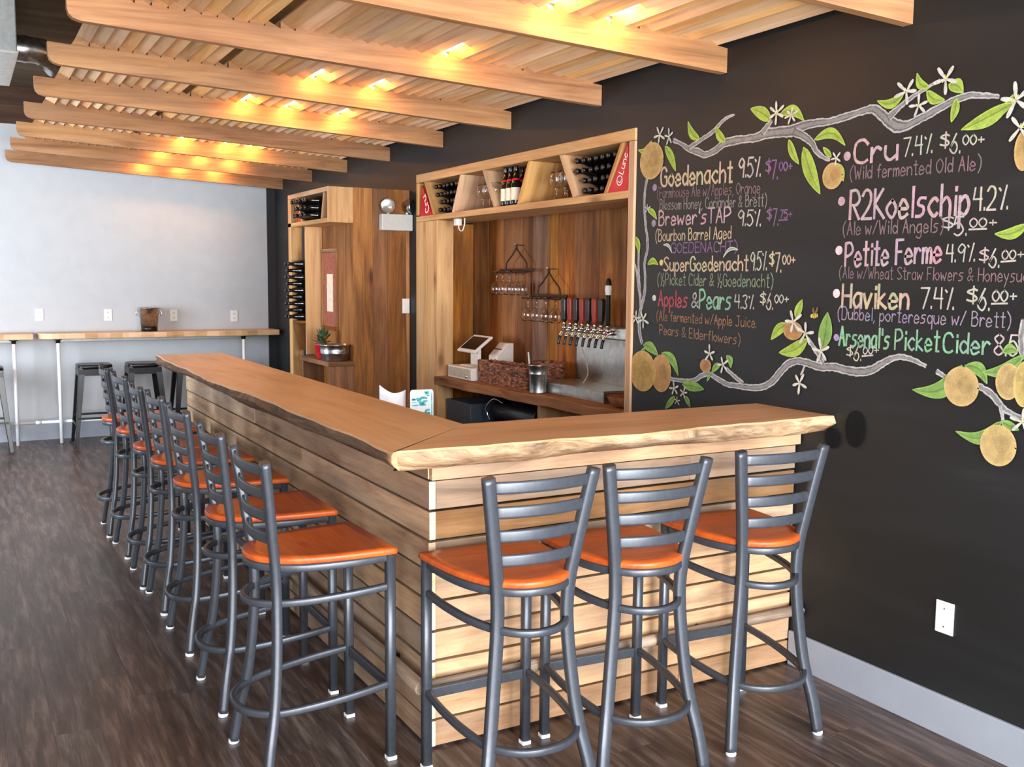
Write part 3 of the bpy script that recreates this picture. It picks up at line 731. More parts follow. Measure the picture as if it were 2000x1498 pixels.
# red triangular signs in the end bays of the bottle shelf
def red_sign(label, poly, txt, P0_, P1_, h, ring=False):
    t = thing('red_sign', label, 'sign', (XF+.012, sum(p[0] for p in poly)/3, 2.0425))
    fix_normals(MB().prism([(XF+.010, a, b) for a, b in poly], (.012, 0, 0)).build('board', 'red', t))
    mb = MB(); L_, w = text_lines(txt); U_ = Vector((0, P1_[0]-P0_[0], P1_[1]-P0_[1])); ln = U_.length; U_.normalize(); V_ = Vector((1, 0, 0)).cross(U_)*-1
    if V_.dot(Vector((0, -1, .2))) < 0 and False: V_ = -V_
    for q in L_: ribbon(mb, [(a*ln/w, b*h) for a, b in q], h*.13, (1, 1, 1, 1), Vector((XF+.0092, P0_[0], P0_[1])), U_, V_, Vector((0, 0, 0)))
    if ring:
        c = Vector((XF+.0092, P0_[0], P0_[1]))-U_*h*.95+V_*h*.4
        ribbon(mb, [(h*.62*math.cos(k*.2618), h*.62*math.sin(k*.2618)) for k in range(25)], h*.12, (1, 1, 1, 1), c, U_, V_, Vector((0, 0, 0)))
        for q in strokes('U'): ribbon(mb, [((a-.3)*h*.7, (b-.5)*h*.7) for a, b in q], h*.10, (1, 1, 1, 1), c, U_, V_, Vector((0, 0, 0)))
    mb.build('lettering', 'paper', t)
red_sign('red triangular sign in the left end of the bottle shelf', [(3.800, 2.0435), (3.585, 2.0435), (3.765, 2.262)], 'Cru', (3.636, 2.088), (3.704, 2.195), .062)
red_sign('red triangular sign in the right end of the bottle shelf', [(1.395, 2.0435), (1.206, 2.0435), (1.222, 2.275)], 'Lunc', (1.262, 2.125), (1.222, 2.222), .038, True)

# ---- white plug with its short looped cable under the shelf
t = thing('plug_adapter', 'small white plug with a looped cable under the bottle shelf', 'plug', (1.76, 3.36, 1.99))
p = px(894, 437, 0, 1.70); MB().box(1.68, 1.72, p.y-.025, p.y+.025, 1.955, 2.0025).build('adapter', 'white', t, bevel=.004)
MB().tube(catmull([(1.70, p.y-.012, 1.955), (1.70, p.y-.03, 1.925), (1.70, p.y-.075, 1.92), (1.70, p.y-.105, 1.96), (1.70, p.y-.108, 2.002)], 6), .004, 8).build('cable', 'white', t)

# ---- two old rake heads with hanging glasses
def rake(top, ymid, half, zbar, label):
    xr = XB-.055; t = thing('rake_head', label, 'glass rack', (xr, ymid, zbar))
    MB().tube(catmull([(xr, ymid+half*.62, zbar), (xr, ymid+half*.58, zbar+.05), (xr, ymid+half*.30, zbar+.095), (xr, ymid+.012, zbar+.14), (xr, ymid, top-.02)], 6), .0055, 8).build('bow', 'iron', t)
    MB().tube(catmull([(xr, ymid-half*.62, zbar), (xr, ymid-half*.58, zbar+.05), (xr, ymid-half*.30, zbar+.095), (xr, ymid-.012, zbar+.14), (xr, ymid, top-.02)], 6), .0055, 8).build('bow', 'iron', t)
    MB().tube([(xr, ymid, top-.03), (xr, ymid, top)], .008, 8).build('socket', 'iron', t)
    MB().tube([(XB+.002, ymid, top-.005), (xr-.012, ymid, top-.005), (xr-.018, ymid, top+.012)], .004, 6).build('hook', 'steel', t)
    MB().box(xr-.007, xr+.007, ymid-half, ymid+half, zbar-.009, zbar+.009).build('bar', 'iron', t, bevel=.002)
    n_ = int(2*half/.055)
    for i in range(n_+1):
        y = ymid-half+.012+(2*half-.024)*i/n_
        MB().tube(catmull([(xr, y, zbar-.006), (xr-.02, y, zbar-.012), (xr-.06, y, zbar-.02), (xr-.085, y, zbar-.018)], 4), [.0045]*12+[.002], 6).build('tine', 'iron', t)
    return xr
for (top, ym, hf, zb, lab, glab, ggrp, cnt) in ((1.83, 3.06, .235, 1.655, 'rusty rake head hung on the planks, the upper left of two', 'stemmed glass hanging upside down from the upper left rake head', 'glasses hanging from the upper rake', 5),
                                            (1.665, 2.625, .225, 1.487, 'rusty rake head hung on the planks, lower one beside the tap handles', 'stemmed glass hanging upside down from the lower rake head', 'glasses hanging from the lower rake', 4)):
    xr = rake(top, ym, hf, zb, lab)
    for i in range(cnt):
        y = ym-hf+.05+(2*hf-.10)*i/(cnt-1)
        dup(g0, (xr-.055, y, zb-.0095), rot=(math.pi, 0, 0), label=glab, group=ggrp)

# ---- beer tap tower
tap = thing('beer_tap_tower', 'long steel beer tap tower with eight faucets over the drip tray', 'beer tap', (2.03, 1.9, .9))
MB().box(1.99, 2.098, A0+.06, 2.31, 1.245, 1.318).build('manifold', 'steel', tap, bevel=.008)
HC = ['black', 'redhandle', 'black', 'redhandle', 'black', 'redhandle', 'black', 'tall']
for i in range(8):
    y = 2.285-.0675*i; x = 1.96
    f = MB().tube([(1.99, y, 1.285), (1.965, y, 1.285)], .015, 12).tube(catmull([(1.975, y, 1.285), (1.945, y, 1.275), (1.925, y, 1.245)], 5), .011, 10).lathe([(.014, 0), (.016, .012), (.012, .03)], (1.955, y, 1.286), n=12).build('faucet', 'chrome', tap)
    MB().tube(catmull([(1.925, y, 1.245), (1.918, y, 1.225), (1.912, y, 1.195)], 3), .009, 10).build('spout', 'black', f)
    if HC[i] == 'tall':
        h = MB().lathe([(.008, 1.318), (.013, 1.33), (.013, 1.49), (.016, 1.50), (.020, 1.54), (.017, 1.585), (.008, 1.60)], (1.955, y, 0), n=14).build('handle', 'black', f); h['label'] = 'tall black and white handle'
        MB().lathe([(.0165, 1.505), (.0208, 1.535), (.0190, 1.56)], (1.955, y, 0), n=14, cap0=False, cap1=False).build('band', 'white', h)
    else:
        h = fix_normals(MB().rings([[(1.955+a*s_*w, y+b*s_*w, z) for a, b in ((-.014, -.022), (.014, -.022), (.014, .022), (-.014, .022))] for z, w, s_ in ((1.332, .55, 1), (1.35, .8, 1), (1.40, 1, 1), (1.47, 1.05, 1), (1.482, .9, 1))], smooth=False).build('handle', HC[i], f, bevel=.004))
        h['label'] = 'red handle' if HC[i] == 'redhandle' else 'black handle'
    MB().lathe([(.010, 1.316), (.0115, 1.322), (.009, 1.3325)], (1.955, y, 0), n=12).build('ferrule', 'chrome', f)
tray = thing('drip_tray', 'steel drip tray with a tall splash back under the beer taps', 'drip tray', (1.95, 1.9, .9005))
ty0, ty1 = 1.62, 2.34
MB().box(1.80, 2.085, ty0, ty1, .9005, .965).build('pan', 'steel', tray, bevel=.004)
MB().box(1.808, 2.07, ty0+.008, ty1-.008, .9655, .970).build('grate', 'steel', tray)
MB().box(2.072, 2.085, A0+.07, ty1-.02, .9705, 1.24).build('splash_back', 'steel', tray)
MB().tube(catmull([(1.93, 2.05, 1.19), (1.95, 2.03, 1.12), (1.96, 2.02, 1.03), (1.93, 2.03, .972)], 6), .004, 6).build('hose', 'beige', tray)
b = thing('wooden_bowl', 'dark rounded box at the right end of the back bar shelf', 'box', (1.78, 1.45, .9005))
MB().lathe([(.05, 0), (.09, .015), (.11, .06), (.108, .062), (.086, .018), (.01, .008)], (1.84, 1.45, .9005), n=24).build('bowl', 'oldplank', b)

# ---- till
till = thing('cash_drawer', 'white cash drawer at the left end of the back bar shelf', 'cash drawer', (1.85, 3.22, .9005))
MB().box(1.70, 2.06, 3.056, 3.425, .9005, .985).build('case', 'offwhite', till, bevel=.003)
MB().box(1.694, 1.70, 3.068, 3.41, .912, .975).build('drawer_front', 'beige', till, bevel=.002)
MB().lathe([(.012, 0), (.012, .006), (.004, .008)], (1.694, 3.115, .925), (-1, 0, 0), n=14).build('lock', 'chrome', till)
tb = thing('tablet_stand', 'tilted white tablet till on a stand over the cash drawer', 'till', (1.86, 3.2, .986))
def tilt(y0, y1, a, bz, th, inset, lift):
    o = Vector((1.765, y1-inset, 1.078)); ax_ = Vector((0, -1, 0)); up = Vector((.14, 0, .106)).normalized(); nr = Vector((-.106, 0, .14)).normalized()
    return MB().obox(o+up*inset+nr*lift, ax_*(y1-y0-2*inset), up*(.176-2*inset), nr*th)
tilt(3.125, 3.40, 0, 0, .016, 0, 0).build('frame', 'offwhite', tb, bevel=.005)
tilt(3.125, 3.40, 0, 0, .002, .022, .0162).build('screen', 'screen', tb)
MB().box(1.83, 1.855, 3.21, 3.33, .992, 1.122).build('support', 'offwhite', tb, bevel=.004)
MB().box(1.76, 1.89, 3.19, 3.35, .9855, .992).build('foot', 'offwhite', tb, bevel=.002)
pr_ = thing('receipt_printer', 'white wedge-shaped receipt printer between the tablet and the basket', 'printer', (1.95, 2.9, .986))
pts = [(1.90, .9855), (1.90, 1.062), (1.985, 1.150), (2.03, 1.150), (2.03, .9855)]
fix_normals(MB().prism([(x, 3.06, z) for x, z in pts], (0, .125, 0)).build('case', 'offwhite', pr_, bevel=.004))
MB().obox((1.940, 3.07, 1.1045), (.004, 0, .004), (0, .105, 0), (-.003, 0, .003)).build('slot', 'black', pr_)
# ---- basket, bucket
bk = thing('woven_basket', 'large brown woven seagrass basket on the back bar shelf', 'basket', (1.88, 2.72, .9005))
bx0, bx1, by0, by1 = 1.725, 1.855, 2.375, 3.045
mb = MB(); nn = 64
def rr(s_, k):
    th = 2*math.pi*k/nn; e = .25
    return ((bx0+bx1)/2+math.copysign(abs(math.cos(th))**e, math.cos(th))*(bx1-bx0)/2*s_, (by0+by1)/2+math.copysign(abs(math.sin(th))**e, math.sin(th))*(by1-by0)/2*(1-(1-s_)*.3))
R_ = []
for i in range(15):
    z = .9005+.145*i/14; R_.append([(*rr(.93+.07*i/14+.012*(i % 2), k), z+.003*math.sin(k*1.1+i)) for k in range(nn)])
for i in range(14, 2, -1):
    z = .9005+.145*i/14; R_.append([(*rr(.86+.07*i/14, k), z-.004) for k in range(nn)])
mb.rings(R_, True, True, smooth=False); mb.build('weave', 'wicker', bk)
MB().box(1.7195, 1.7215, 2.46, 2.52, .995, 1.012).build('grip_hole', 'black', bk)
MB().tube(catmull([(1.80, 2.55, 1.03), (1.79, 2.52, 1.062), (1.80, 2.48, 1.035)], 5), .005, 8).build('handle', 'wicker', bk)
bu = thing('metal_bucket', 'small galvanised pail in front of the basket on the back bar', 'bucket', (1.705, 2.26, .9005))
bl = (1.745, 2.245, .9005)
MB().lathe([(.052, 0), (.053, .006), (.052, .012), (.056, .115), (.0575, .118), (.0565, .122), (.060, .168), (.063, .170), (.063, .175), (.058, .175), (.054, .12), (.048, .012)], bl, n=28, cap1=False).build('body', 'galv', bu)
MB().tube(catmull([(1.745, 2.31, 1.06), (1.74, 2.325, 1.02), (1.735, 2.30, .98)], 5), .003, 6).build('handle', 'galv', bu)
dk = thing('woven_basket', 'dark woven basket behind the pail, beside the drip tray', 'basket', (1.95, 2.45, .9005))
R_ = []
def r2(s_, k):
    th = 2*math.pi*k/nn; e = .3
    return (1.96+math.copysign(abs(math.cos(th))**e, math.cos(th))*.075*s_, 2.47+math.copysign(abs(math.sin(th))**e, math.sin(th))*.10*s_)
for i in range(13): R_.append([(*r2(.9+.1*i/12+.015*(i % 2), k), .9005+.17*i/12) for k in range(nn)])
for i in range(12, 2, -1): R_.append([(*r2(.82+.08*i/12, k), .8965+.17*i/12) for k in range(nn)])
MB().rings(R_, smooth=False).build('weave', 'wicker', dk)
st = thing('drinking_straw', 'white straw leaning out of the brown basket', 'straw', (1.8, 2.44, .93))
MB().tube([(1.80, 2.42, .94), (1.80, 2.46, 1.135)], .005, 8).build('tube', 'white', st)

# ---- under the shelf
fr_ = thing('under_counter_fridge', 'dark slate panel cabinet standing under the left of the back bar shelf', 'fridge', (1.85, 3.3, 0))
MB().box(1.70, 2.05, 3.07, 3.45, 0.0, .74).build('body', 'slate', fr_, bevel=.004)
MB().box(1.692, 1.70, 3.12, 3.16, .66, .665).build('handle', 'chrome', fr_)
kg = thing('espresso_machine', 'black rounded machine with a chrome pipe under the back bar shelf', 'machine', (1.85, 2.7, 0))
MB().box(1.75, 2.05, 2.40, 2.98, 0, .62).build('base', 'black', kg, bevel=.01)
MB().tube([(1.90, 2.98, .70), (1.90, 2.42, .70)], .09, 24).build('drum', 'black', kg, bevel=.01)
MB().tube(catmull([(1.79, 2.95, .64), (1.77, 2.97, .72), (1.79, 2.90, .79), (1.81, 2.80, .77)], 6), .006, 8).build('pipe', 'chrome', kg)

# ---- paper and menu card behind the bar
nk = thing('paper_sheet', 'white curved paper sheet standing behind the long bar', 'paper', (.51, 1.55, .8405))
mb = MB(); n = 14
for i in range(n):
    def pt_(i): return (.440+.137*i/n, 1.55-.03*math.sin(math.pi*i/n), 1.046+.030*max(0, 1-i/n*2.2)**1.6-.010*math.sin(math.pi*i/n))
    (xa_, ya_, za_), (xb_, yb_, zb_) = pt_(i), pt_(i+1)
    mb.hexa([(xa_, ya_, .8405), (xb_, yb_, .8405), (xa_, ya_+.0015, .8405), (xb_, yb_+.0015, .8405), (xa_, ya_, za_), (xb_, yb_, zb_), (xa_, ya_+.0015, za_), (xb_, yb_+.0015, zb_)], t=(.5, .5, .5, 1))
fix_normals(mb.build('sheet', 'paper', nk))
mc = thing('menu_card', 'rounded card printed teal and white standing behind the bar corner', 'card', (.62, 1.45, .8405))
c0, c1 = Vector((.563, 1.462, 0)), Vector((.680, 1.448, 0)); zt0 = 1.054
out = [(0, .8405), (1, .8405), (1, zt0-.016), (.975, zt0-.004), (.92, zt0), (.08, zt0), (.025, zt0-.004), (0, zt0-.016)]
fix_normals(MB().prism([tuple(c0.lerp(c1, a)+Vector((0, 0, z))) for a, z in out], (0, .003, 0)).build('card', 'paper', mc))
mb = MB(); random.seed(3); e_ = c1-c0
def dab(a, z, w, h): mb.obox(c0+e_*a+Vector((0, -.0015, z)), e_*w, (0, .001, 0), (0, 0, h))
dab(.90, .86, .05, .180)
for k in range(16):
    dab(random.uniform(.05, .6), random.uniform(.975, 1.012), random.uniform(.08, .28), random.uniform(.004, .011))
for k in range(10): dab(random.uniform(.6, .72), random.choice((random.uniform(1.02, 1.04), random.uniform(.93, .96))), random.uniform(.08, .2), random.uniform(.004, .010))
mb.build('print', 'teal', mc)
random.seed(11)

# ================================================================== plank-clad block beyond the back bar
KX, KY, KY1, KT, NX = 1.019, 4.00, 4.99, 2.245, 1.208
bl = thing('plank_partition', 'plank-clad partition block with an open nook, between the bar and the rear wall', 'partition', (1.3, 4.5, 0))
mb = MB(); x = NX
while x < XW-0.01:
    w = min(random.choice((.115, .15, .19)), XW-.001-x); mb.box(x+.0008, x+w-.0008, KY, KY+.022, 0, KT, ax=2); x += w
mb.build('front_planks', 'oldplank', bl)
mb = MB(); mb.box(KX, NX, KY, KY+.02, 1.990, KT, ax=2, t=(.75, .5, .5, 1)); mb.build('box_end', 'pine', bl, bevel=.002)
# bottle box at the top of the nook, open on its long face
mb = MB(); mb.box(KX, XW-.002, KY+.021, KY1, KT-.035, KT, ax=1); mb.build('box_top', 'pine', bl, bevel=.002)
mb = MB(); mb.box(KX, NX-.001, KY+.021, KY1-.001, 1.990, 2.022, ax=1); mb.build('box_bottom', 'pine', bl, bevel=.002)
mb = MB(); mb.box(NX+.0, NX+.02, KY+.023, KY1-.001, 0, KT-.036, ax=2, t=(.45, .7, .8, 1)); mb.build('nook_wall', 'oldplank', bl)
mb = MB(); mb.box(KX, KX+.09, KY1-.08, KY1, 0, KT-.036, ax=2, t=(.5, .6, .6, 1)); mb.build('corner_post', 'pine', bl, bevel=.003)
MB().box(KX+.05, KX+.185, 4.70, 4.722, .985, 1.988, ax=2, t=(.6, .5, .5, 1)).build('nook_end', 'pine', bl, bevel=.002)
MB().hexa([(KX+.004, 4.15, 2.024), (NX-.002, 4.15, 2.024), (KX+.004, 4.175, 2.024), (NX-.002, 4.175, 2.024), (KX+.004, 4.09, KT-.037), (NX-.002, 4.09, KT-.037), (KX+.004, 4.115, KT-.037), (NX-.002, 4.115, KT-.037)], ax=2).build('divider', 'pine', bl)
MB().hexa([(KX+.004, 4.62, 2.024), (NX-.002, 4.62, 2.024), (KX+.004, 4.645, 2.024), (NX-.002, 4.645, 2.024), (KX+.004, 4.76, KT-.037), (NX-.002, 4.76, KT-.037), (KX+.004, 4.785, KT-.037), (NX-.002, 4.785, KT-.037)], ax=2).build('divider', 'pine', bl)
mb = MB(); mb.box(KX-.01, NX-.001, KY-.002, 4.698, .945, .978, ax=1, t=(.3, .4, .5, 1)); mb.build('low_shelf', 'oldplank', bl, bevel=.003)
MB().box(KX+.003, NX-.001, KY+.002, KY+.024, 0, .944, ax=2, t=(.5, .5, .4, 1)).build('low_panel', 'oldplank', bl)
MB().box(KX+.02, NX-.002, 4.70, 4.72, 0, .944, ax=2, t=(.3, .5, .4, 1)).build('low_end', 'oldplank', bl)
# slanted shelves of the low bottle rack on the far face
MB().hexa([(KX+.003, 4.735, 1.02), (NX-.003, 4.735, 1.02), (KX+.003, 4.755, 1.02), (NX-.003, 4.755, 1.02), (KX+.003, 4.885, 1.23), (NX-.003, 4.885, 1.23), (KX+.003, 4.905, 1.23), (NX-.003, 4.905, 1.23)], ax=2).build('rack_board', 'oldplank', bl)
MB().box(KX+.003, NX-.003, 4.724, 4.905, 1.231, 1.25).build('rack_board', 'oldplank', bl)
rack(4.72, 4.18, 4.60, 4.22, 2.0235, 3, 1.19, 'dark bottle lying in the small box at the top of the plank partition', 'dark bottles in the partition box', first, dz=.054)
for r in range(9):
    for c in range(2):
        if r % 2 and c: continue
        dup(first, (1.19, 4.77+.085*c+.042*(r % 2), 1.282+.052*r), rot=lying, label='dark bottle lying in the tall narrow rack at the far edge of the plank partition', group='dark bottles in the narrow partition rack')
t = thing('red_card', 'small red card leaning in the partition box beside the dark bottles', 'card', (1.05, 4.70, 2.023)); MB().hexa([(1.03, 4.66, 2.0225), (1.04, 4.66, 2.0225), (1.03, 4.755, 2.0225), (1.04, 4.755, 2.0225), (1.03, 4.735, 2.10), (1.04, 4.735, 2.10), (1.03, 4.765, 2.10), (1.04, 4.765, 2.10)]).build('card', 'red', t)
# framed board in the nook
fb = thing('framed_board', 'tall reddish framed board with a pale sheet hanging in the nook', 'picture', (1.2, 4.55, 1.5))
y0, y1, z0, z1 = 4.335, 4.685, 1.185, 1.815
mb = MB(); mb.box(1.190, 1.2075, y0, y1, z0, z0+.03).box(1.190, 1.2075, y0, y1, z1-.03, z1).box(1.190, 1.2075, y0, y0+.03, z0+.0305, z1-.0305).box(1.190, 1.2075, y1-.03, y1, z0+.0305, z1-.0305); mb.build('frame', 'oldplank', fb, bevel=.002)
MB().box(1.198, 1.2076, y0+.0305, y1-.0305, z0+.0305, z1-.0305).build('board', 'corktan', fb)
MB().box(1.1965, 1.1979, 4.43, 4.57, 1.33, 1.62).build('sheet', 'label', fb)
# on the low shelf: galvanised tub, red pot with a plant
tub = thing('galvanised_tub', 'round ribbed galvanised tub on the low shelf of the nook', 'tub', (1.09, 4.13, .979))
MB().lathe([(.095, 0), (.098, .004), (.104, .05), (.108, .054), (.106, .06), (.109, .072), (.107, .078), (.113, .112), (.118, .116), (.117, .121), (.112, .12), (.100, .06), (.090, .01)], (1.105, 4.13, .979), n=32, cap1=False).build('body', 'galv', tub)
MB().tube(catmull([(1.085, 4.022, 1.055), (1.09, 4.005, 1.05), (1.13, 4.004, 1.05), (1.14, 4.024, 1.055)], 5), .004, 6).build('handle', 'galv', tub)
pt = thing('potted_plant', 'small dark green plant in a red pot behind the galvanised tub', 'potted plant', (1.075, 4.36, .979))
MB().lathe([(.040, 0), (.042, .003), (.055, .10), (.058, .102), (.058, .115), (.052, .115), (.045, .09)], (1.075, 4.34, .979), n=20, cap1=False).build('pot', 'red', pt)
mb = MB(); random.seed(5)
for k in range(70):
    th = random.uniform(0, 6.28); ph = random.uniform(.1, 1.5); r = random.uniform(.03, .07)
    o = Vector((1.075, 4.34, 1.10)); d_ = Vector((math.cos(th)*math.sin(ph), math.sin(th)*math.sin(ph), math.cos(ph)*1.5)); p = o+d_*r
    s1 = d_.cross(Vector((.3, .2, 1))).normalized()*.009; q = d_.normalized()*.022; nn_ = s1.cross(q).normalized()*.0015
    mb.hexa([p-q-s1*.3, p-q+s1*.3, p-s1, p+s1, p-q-s1*.3+nn_, p-q+s1*.3+nn_, p+q*.9-s1*.2+nn_, p+q*.9+s1*.2+nn_])
mb.lathe([(.05, 0), (.03, .025), (.01, .05)], (1.075, 4.34, 1.085), n=10); mb.build('foliage', 'leafgreen', pt); random.seed(21)
# emergency light and switch on its front
em = thing('emergency_light', 'white emergency light box with two round lamp heads high on the planks', 'emergency light', (1.53, 3.96, 1.94))
MB().box(1.405, 1.650, 3.93, 3.999, 1.942, 2.062).build('housing', 'housing', em, bevel=.006)
for x, ang in ((1.465, -.5), (1.615, .9)):
    ax_ = Vector((math.sin(ang), -math.cos(ang), .05))
    h = MB().lathe([(.012, -.03), (.035, -.02), (.050, .01), (.053, .028), (.053, .034)], (x, 3.955, 2.118), ax_, n=22).build('lamp_head', 'steel', em)
    MB().lathe([(.0535, .0345), (.049, .042), (.03, .050), (.002, .053)], (x, 3.955, 2.118), ax_, n=22).build('lens', 'glass', h)
    MB().tube([(x, 3.965, 2.0625), (x, 3.96, 2.085)], .010, 8).build('neck', 'white', h)
sw = thing('light_switch', 'cream light switch on the dark planks near the back bar', 'switch', (1.62, 3.995, 1.38))
MB().box(1.590, 1.648, 3.992, 3.9995, 1.33, 1.44).build('plate', 'offwhite', sw, bevel=.002); MB().box(1.608, 1.630, 3.986, 3.992, 1.36, 1.41).build('rocker', 'offwhite', sw)

# ================================================================== plates on the walls
t = thing('wall_plate', 'blank white wall plate low on the chalkboard wall', 'wall plate', (XW, -.73, .42))
MB().box(XW-.006, XW-.0002, -.768, -.695, .365, .480).build('plate', 'white', t, bevel=.003)
for z in (.39, .455): MB().lathe([(.003, 0), (.003, .001)], (XW-.006, -.7315, z), (-1, 0, 0), n=8).build('screw', 'steel', t)
ol = thing('power_outlet', 'white power outlet on the grey wall, leftmost of four in a row', 'outlet', (-.652, YB, 1.215))
MB().box(-.652-.036, -.652+.036, YB-.007, YB-.0002, 1.157, 1.272).build('plate', 'white', ol, bevel=.002)
for dz in (-.024, .024):
    s_ = MB().box(-.652-.017, -.652+.017, YB-.009, YB-.007, 1.2145+dz-.014, 1.2145+dz+.014).build('socket', 'offwhite', ol, bevel=.002)
    MB().box(-.652-.008, -.652-.005, YB-.0097, YB-.009, 1.2145+dz-.005, 1.2145+dz+.006).box(-.652+.005, -.652+.008, YB-.0097, YB-.009, 1.2145+dz-.005, 1.2145+dz+.006).build('slots', 'black', s_)
for x, z, lab in ((-.037, 1.208, 'second from the left of four'), (.588, 1.197, 'just right of the ice bucket'), (1.199, 1.185, 'rightmost of four')):
    dup(ol, (x, YB, z), label='white power outlet on the grey wall, '+lab, group=None)

# ================================================================== wall ledges, their pipe legs and foot rail
def ledge(x0, x1, lab, legs, seed):
    t = thing('wall_ledge', lab, 'bar ledge', ((x0+x1)/2, 7.45, 1.0))
    rnd = random.Random(seed); n = 40; ph = rnd.uniform(0, 6)
    fr = [(x0+(x1-x0)*i/n, 7.30+.012*math.sin(i*.5+ph)+.006*math.sin(i*1.4+ph)+(.05*(1-i/2.5)**2 if i < 2.5 else 0)) for i in range(n+1)]
    mb = MB(); mb.prism([(x, y, .992) for x, y in fr]+[(x1, YB-.001, .992), (x0, YB-.001, .992)], (0, 0, .056), ax=(1, 0, 0), t=(.45, .5, .6, 1))
    fix_normals(mb.build('slab', 'counter', t, bevel=.006))
    for x in legs:
        lg = MB().tube([(x, 7.315, .002), (x, 7.315, .955)], .0165, 14).build('leg', 'pipe', t)
        MB().lathe([(.036, 0), (.036, .007), (.022, .010), (.021, .035)], (x, 7.335, .991), (0, 0, -1), n=16).build('flange', 'blackmetal', lg)
    MB().box(legs[0], legs[-1], 7.40, 7.44, .965, .9915).build('brace', 'ductgrey', t)
    return t
ledge(-.686, 1.60, 'live-edge wooden ledge on white pipe legs along the grey wall, the long right one', (-.52, 1.225), 3)
ledge(-3.2, -.728, 'dark-edged wooden ledge cut by the left border, the left one', (-2.9, -.895), 8)
fr = thing('pipe_foot_rail', 'white pipe foot rail running low in front of the grey wall between ledge legs', 'foot rail', (-.8, 7.345, .2))
MB().tube([(-2.9, 7.352, .205), (-.72, 7.352, .205)], .0145, 12).build('pipe', 'pipe', fr); MB().tube([(-.735, 7.352, .205), (-.69, 7.352, .205)], .018, 12).build('coupling', 'pipe', fr); MB().tube([(-.705, 7.352, .205), (1.225, 7.352, .208)], .0145, 12).build('pipe', 'pipe', fr)
ib = thing('ice_bucket', 'tall shiny steel ice bucket with a black base on the wall ledge', 'bucket', (.32, 7.43, 1.0485))
ic = (.322, 7.43, 1.0485)
MB().lathe([(.078, 0), (.078, .05)], ic, n=28).build('base', 'black', ib)
MB().lathe([(.080, .0505), (.097, .225), (.102, .228), (.102, .235), (.096, .235), (.090, .22), (.076, .06)], ic, n=32, cap1=False).build('body', 'galv', ib)
for s_ in (-1, 1): MB().tube(catmull([(.322+s_*.094, 7.43, 1.25), (.322+s_*.118, 7.43, 1.245), (.322+s_*.116, 7.43, 1.21), (.322+s_*.091, 7.43, 1.205)], 4), .004, 6).build('handle', 'chrome', ib)

# ---- low black metal stools under the ledges
def make_low():
    t = thing('metal_stool', '', 'stool')
    mb = MB(); n = 32
    def sq(a, z, e=.35): return [(math.copysign(abs(math.cos(2*math.pi*k/n))**e, math.cos(2*math.pi*k/n))*a, math.copysign(abs(math.sin(2*math.pi*k/n))**e, math.sin(2*math.pi*k/n))*a, z) for k in range(n)]
    mb.rings([sq(.150, .725), sq(.155, .745), sq(.153, .760), sq(.146, .766), sq(.10, .762), sq(.03, .760)]); mb.build('seat', 'blackmetal', t)
    for sx in (-1, 1):
        for sy in (-1, 1):
            mb = MB()
            def c(z, k): a = .145+(.205-.145)*(1-z/.74); return (sx*a, sy*a)
            (ax0, ay0), (ax1, ay1) = c(.74, 0), c(0, 0)
            w0, w1 = .055, .030
            for (vx, vy) in ((1, 0), (0, 1)):
                e = Vector((-sx*vx, -sy*vy, 0)); th = Vector((-sx*vy, -sy*vx, 0))*.004
                a0, a1 = Vector((ax0, ay0, .74)), Vector((ax1, ay1, .004))
                mb.hexa([a1, a1+e*w1, a1+th, a1+e*w1+th, a0, a0+e*w0, a0+th, a0+e*w0+th])
            lg = fix_normals(mb.build('leg', 'blackmetal', t)); MB().box(sx*.206-.012, sx*.206+.012, sy*.206-.012, sy*.206+.012, 0, .012).build('foot', 'black', lg)
    for z, a in ((.22, .184), (.27, .180)):
        if z > .25: segs_ = (((-a, -a), (a, -a)), ((-a, a), (a, a)))
        else: segs_ = (((-a, -a), (-a, a)), ((a, -a), (a, a)))
        for p, q in segs_:
            d_ = (Vector(q)-Vector(p)).normalized(); s_ = Vector((-d_.y, d_.x))*.008; p, q = Vector(p)+d_*.006, Vector(q)-d_*.006
            MB().obox((p.x-s_.x, p.y-s_.y, z-.010), (q.x-p.x, q.y-p.y, 0), (2*s_.x, 2*s_.y, 0), (0, 0, .020), ax=0).build('brace', 'blackmetal', t)
    mb = MB()
    for (p, q) in (((-.15, -.15), (.15, -.15)), ((.15, -.15), (.15, .15)), ((.15, .15), (-.15, .15)), ((-.15, .15), (-.15, -.15))):
        d_ = (Vector(q)-Vector(p)).normalized(); s_ = Vector((-d_.y, d_.x))*.003
        mb.obox((p[0]+d_.x*.004, p[1]+d_.y*.004, .665), (q[0]-p[0]-d_.x*.008, q[1]-p[1]-d_.y*.008, 0), (2*s_.x, 2*s_.y, 0), (0, 0, .06), ax=0)
    mb.build('apron', 'blackmetal', t)
    return t
ls = make_low(); ls['label'] = 'black metal backless stool under the long ledge, just left of the orange-seated row'; ls['group'] = 'black metal stools under the wall ledges'
for x, lab in ((.205, 'black metal backless stool under the long ledge, behind the farthest orange-seated stools'), (.650, 'black metal backless stool under the long ledge, partly hidden by the bar end'), (-1.15, 'black metal backless stool under the left ledge, cut by the left border')):
    dup(ls, (x, 7.13, 0), label=lab, group='black metal stools under the wall ledges')
ls.location = (-.235, 7.13, 0)

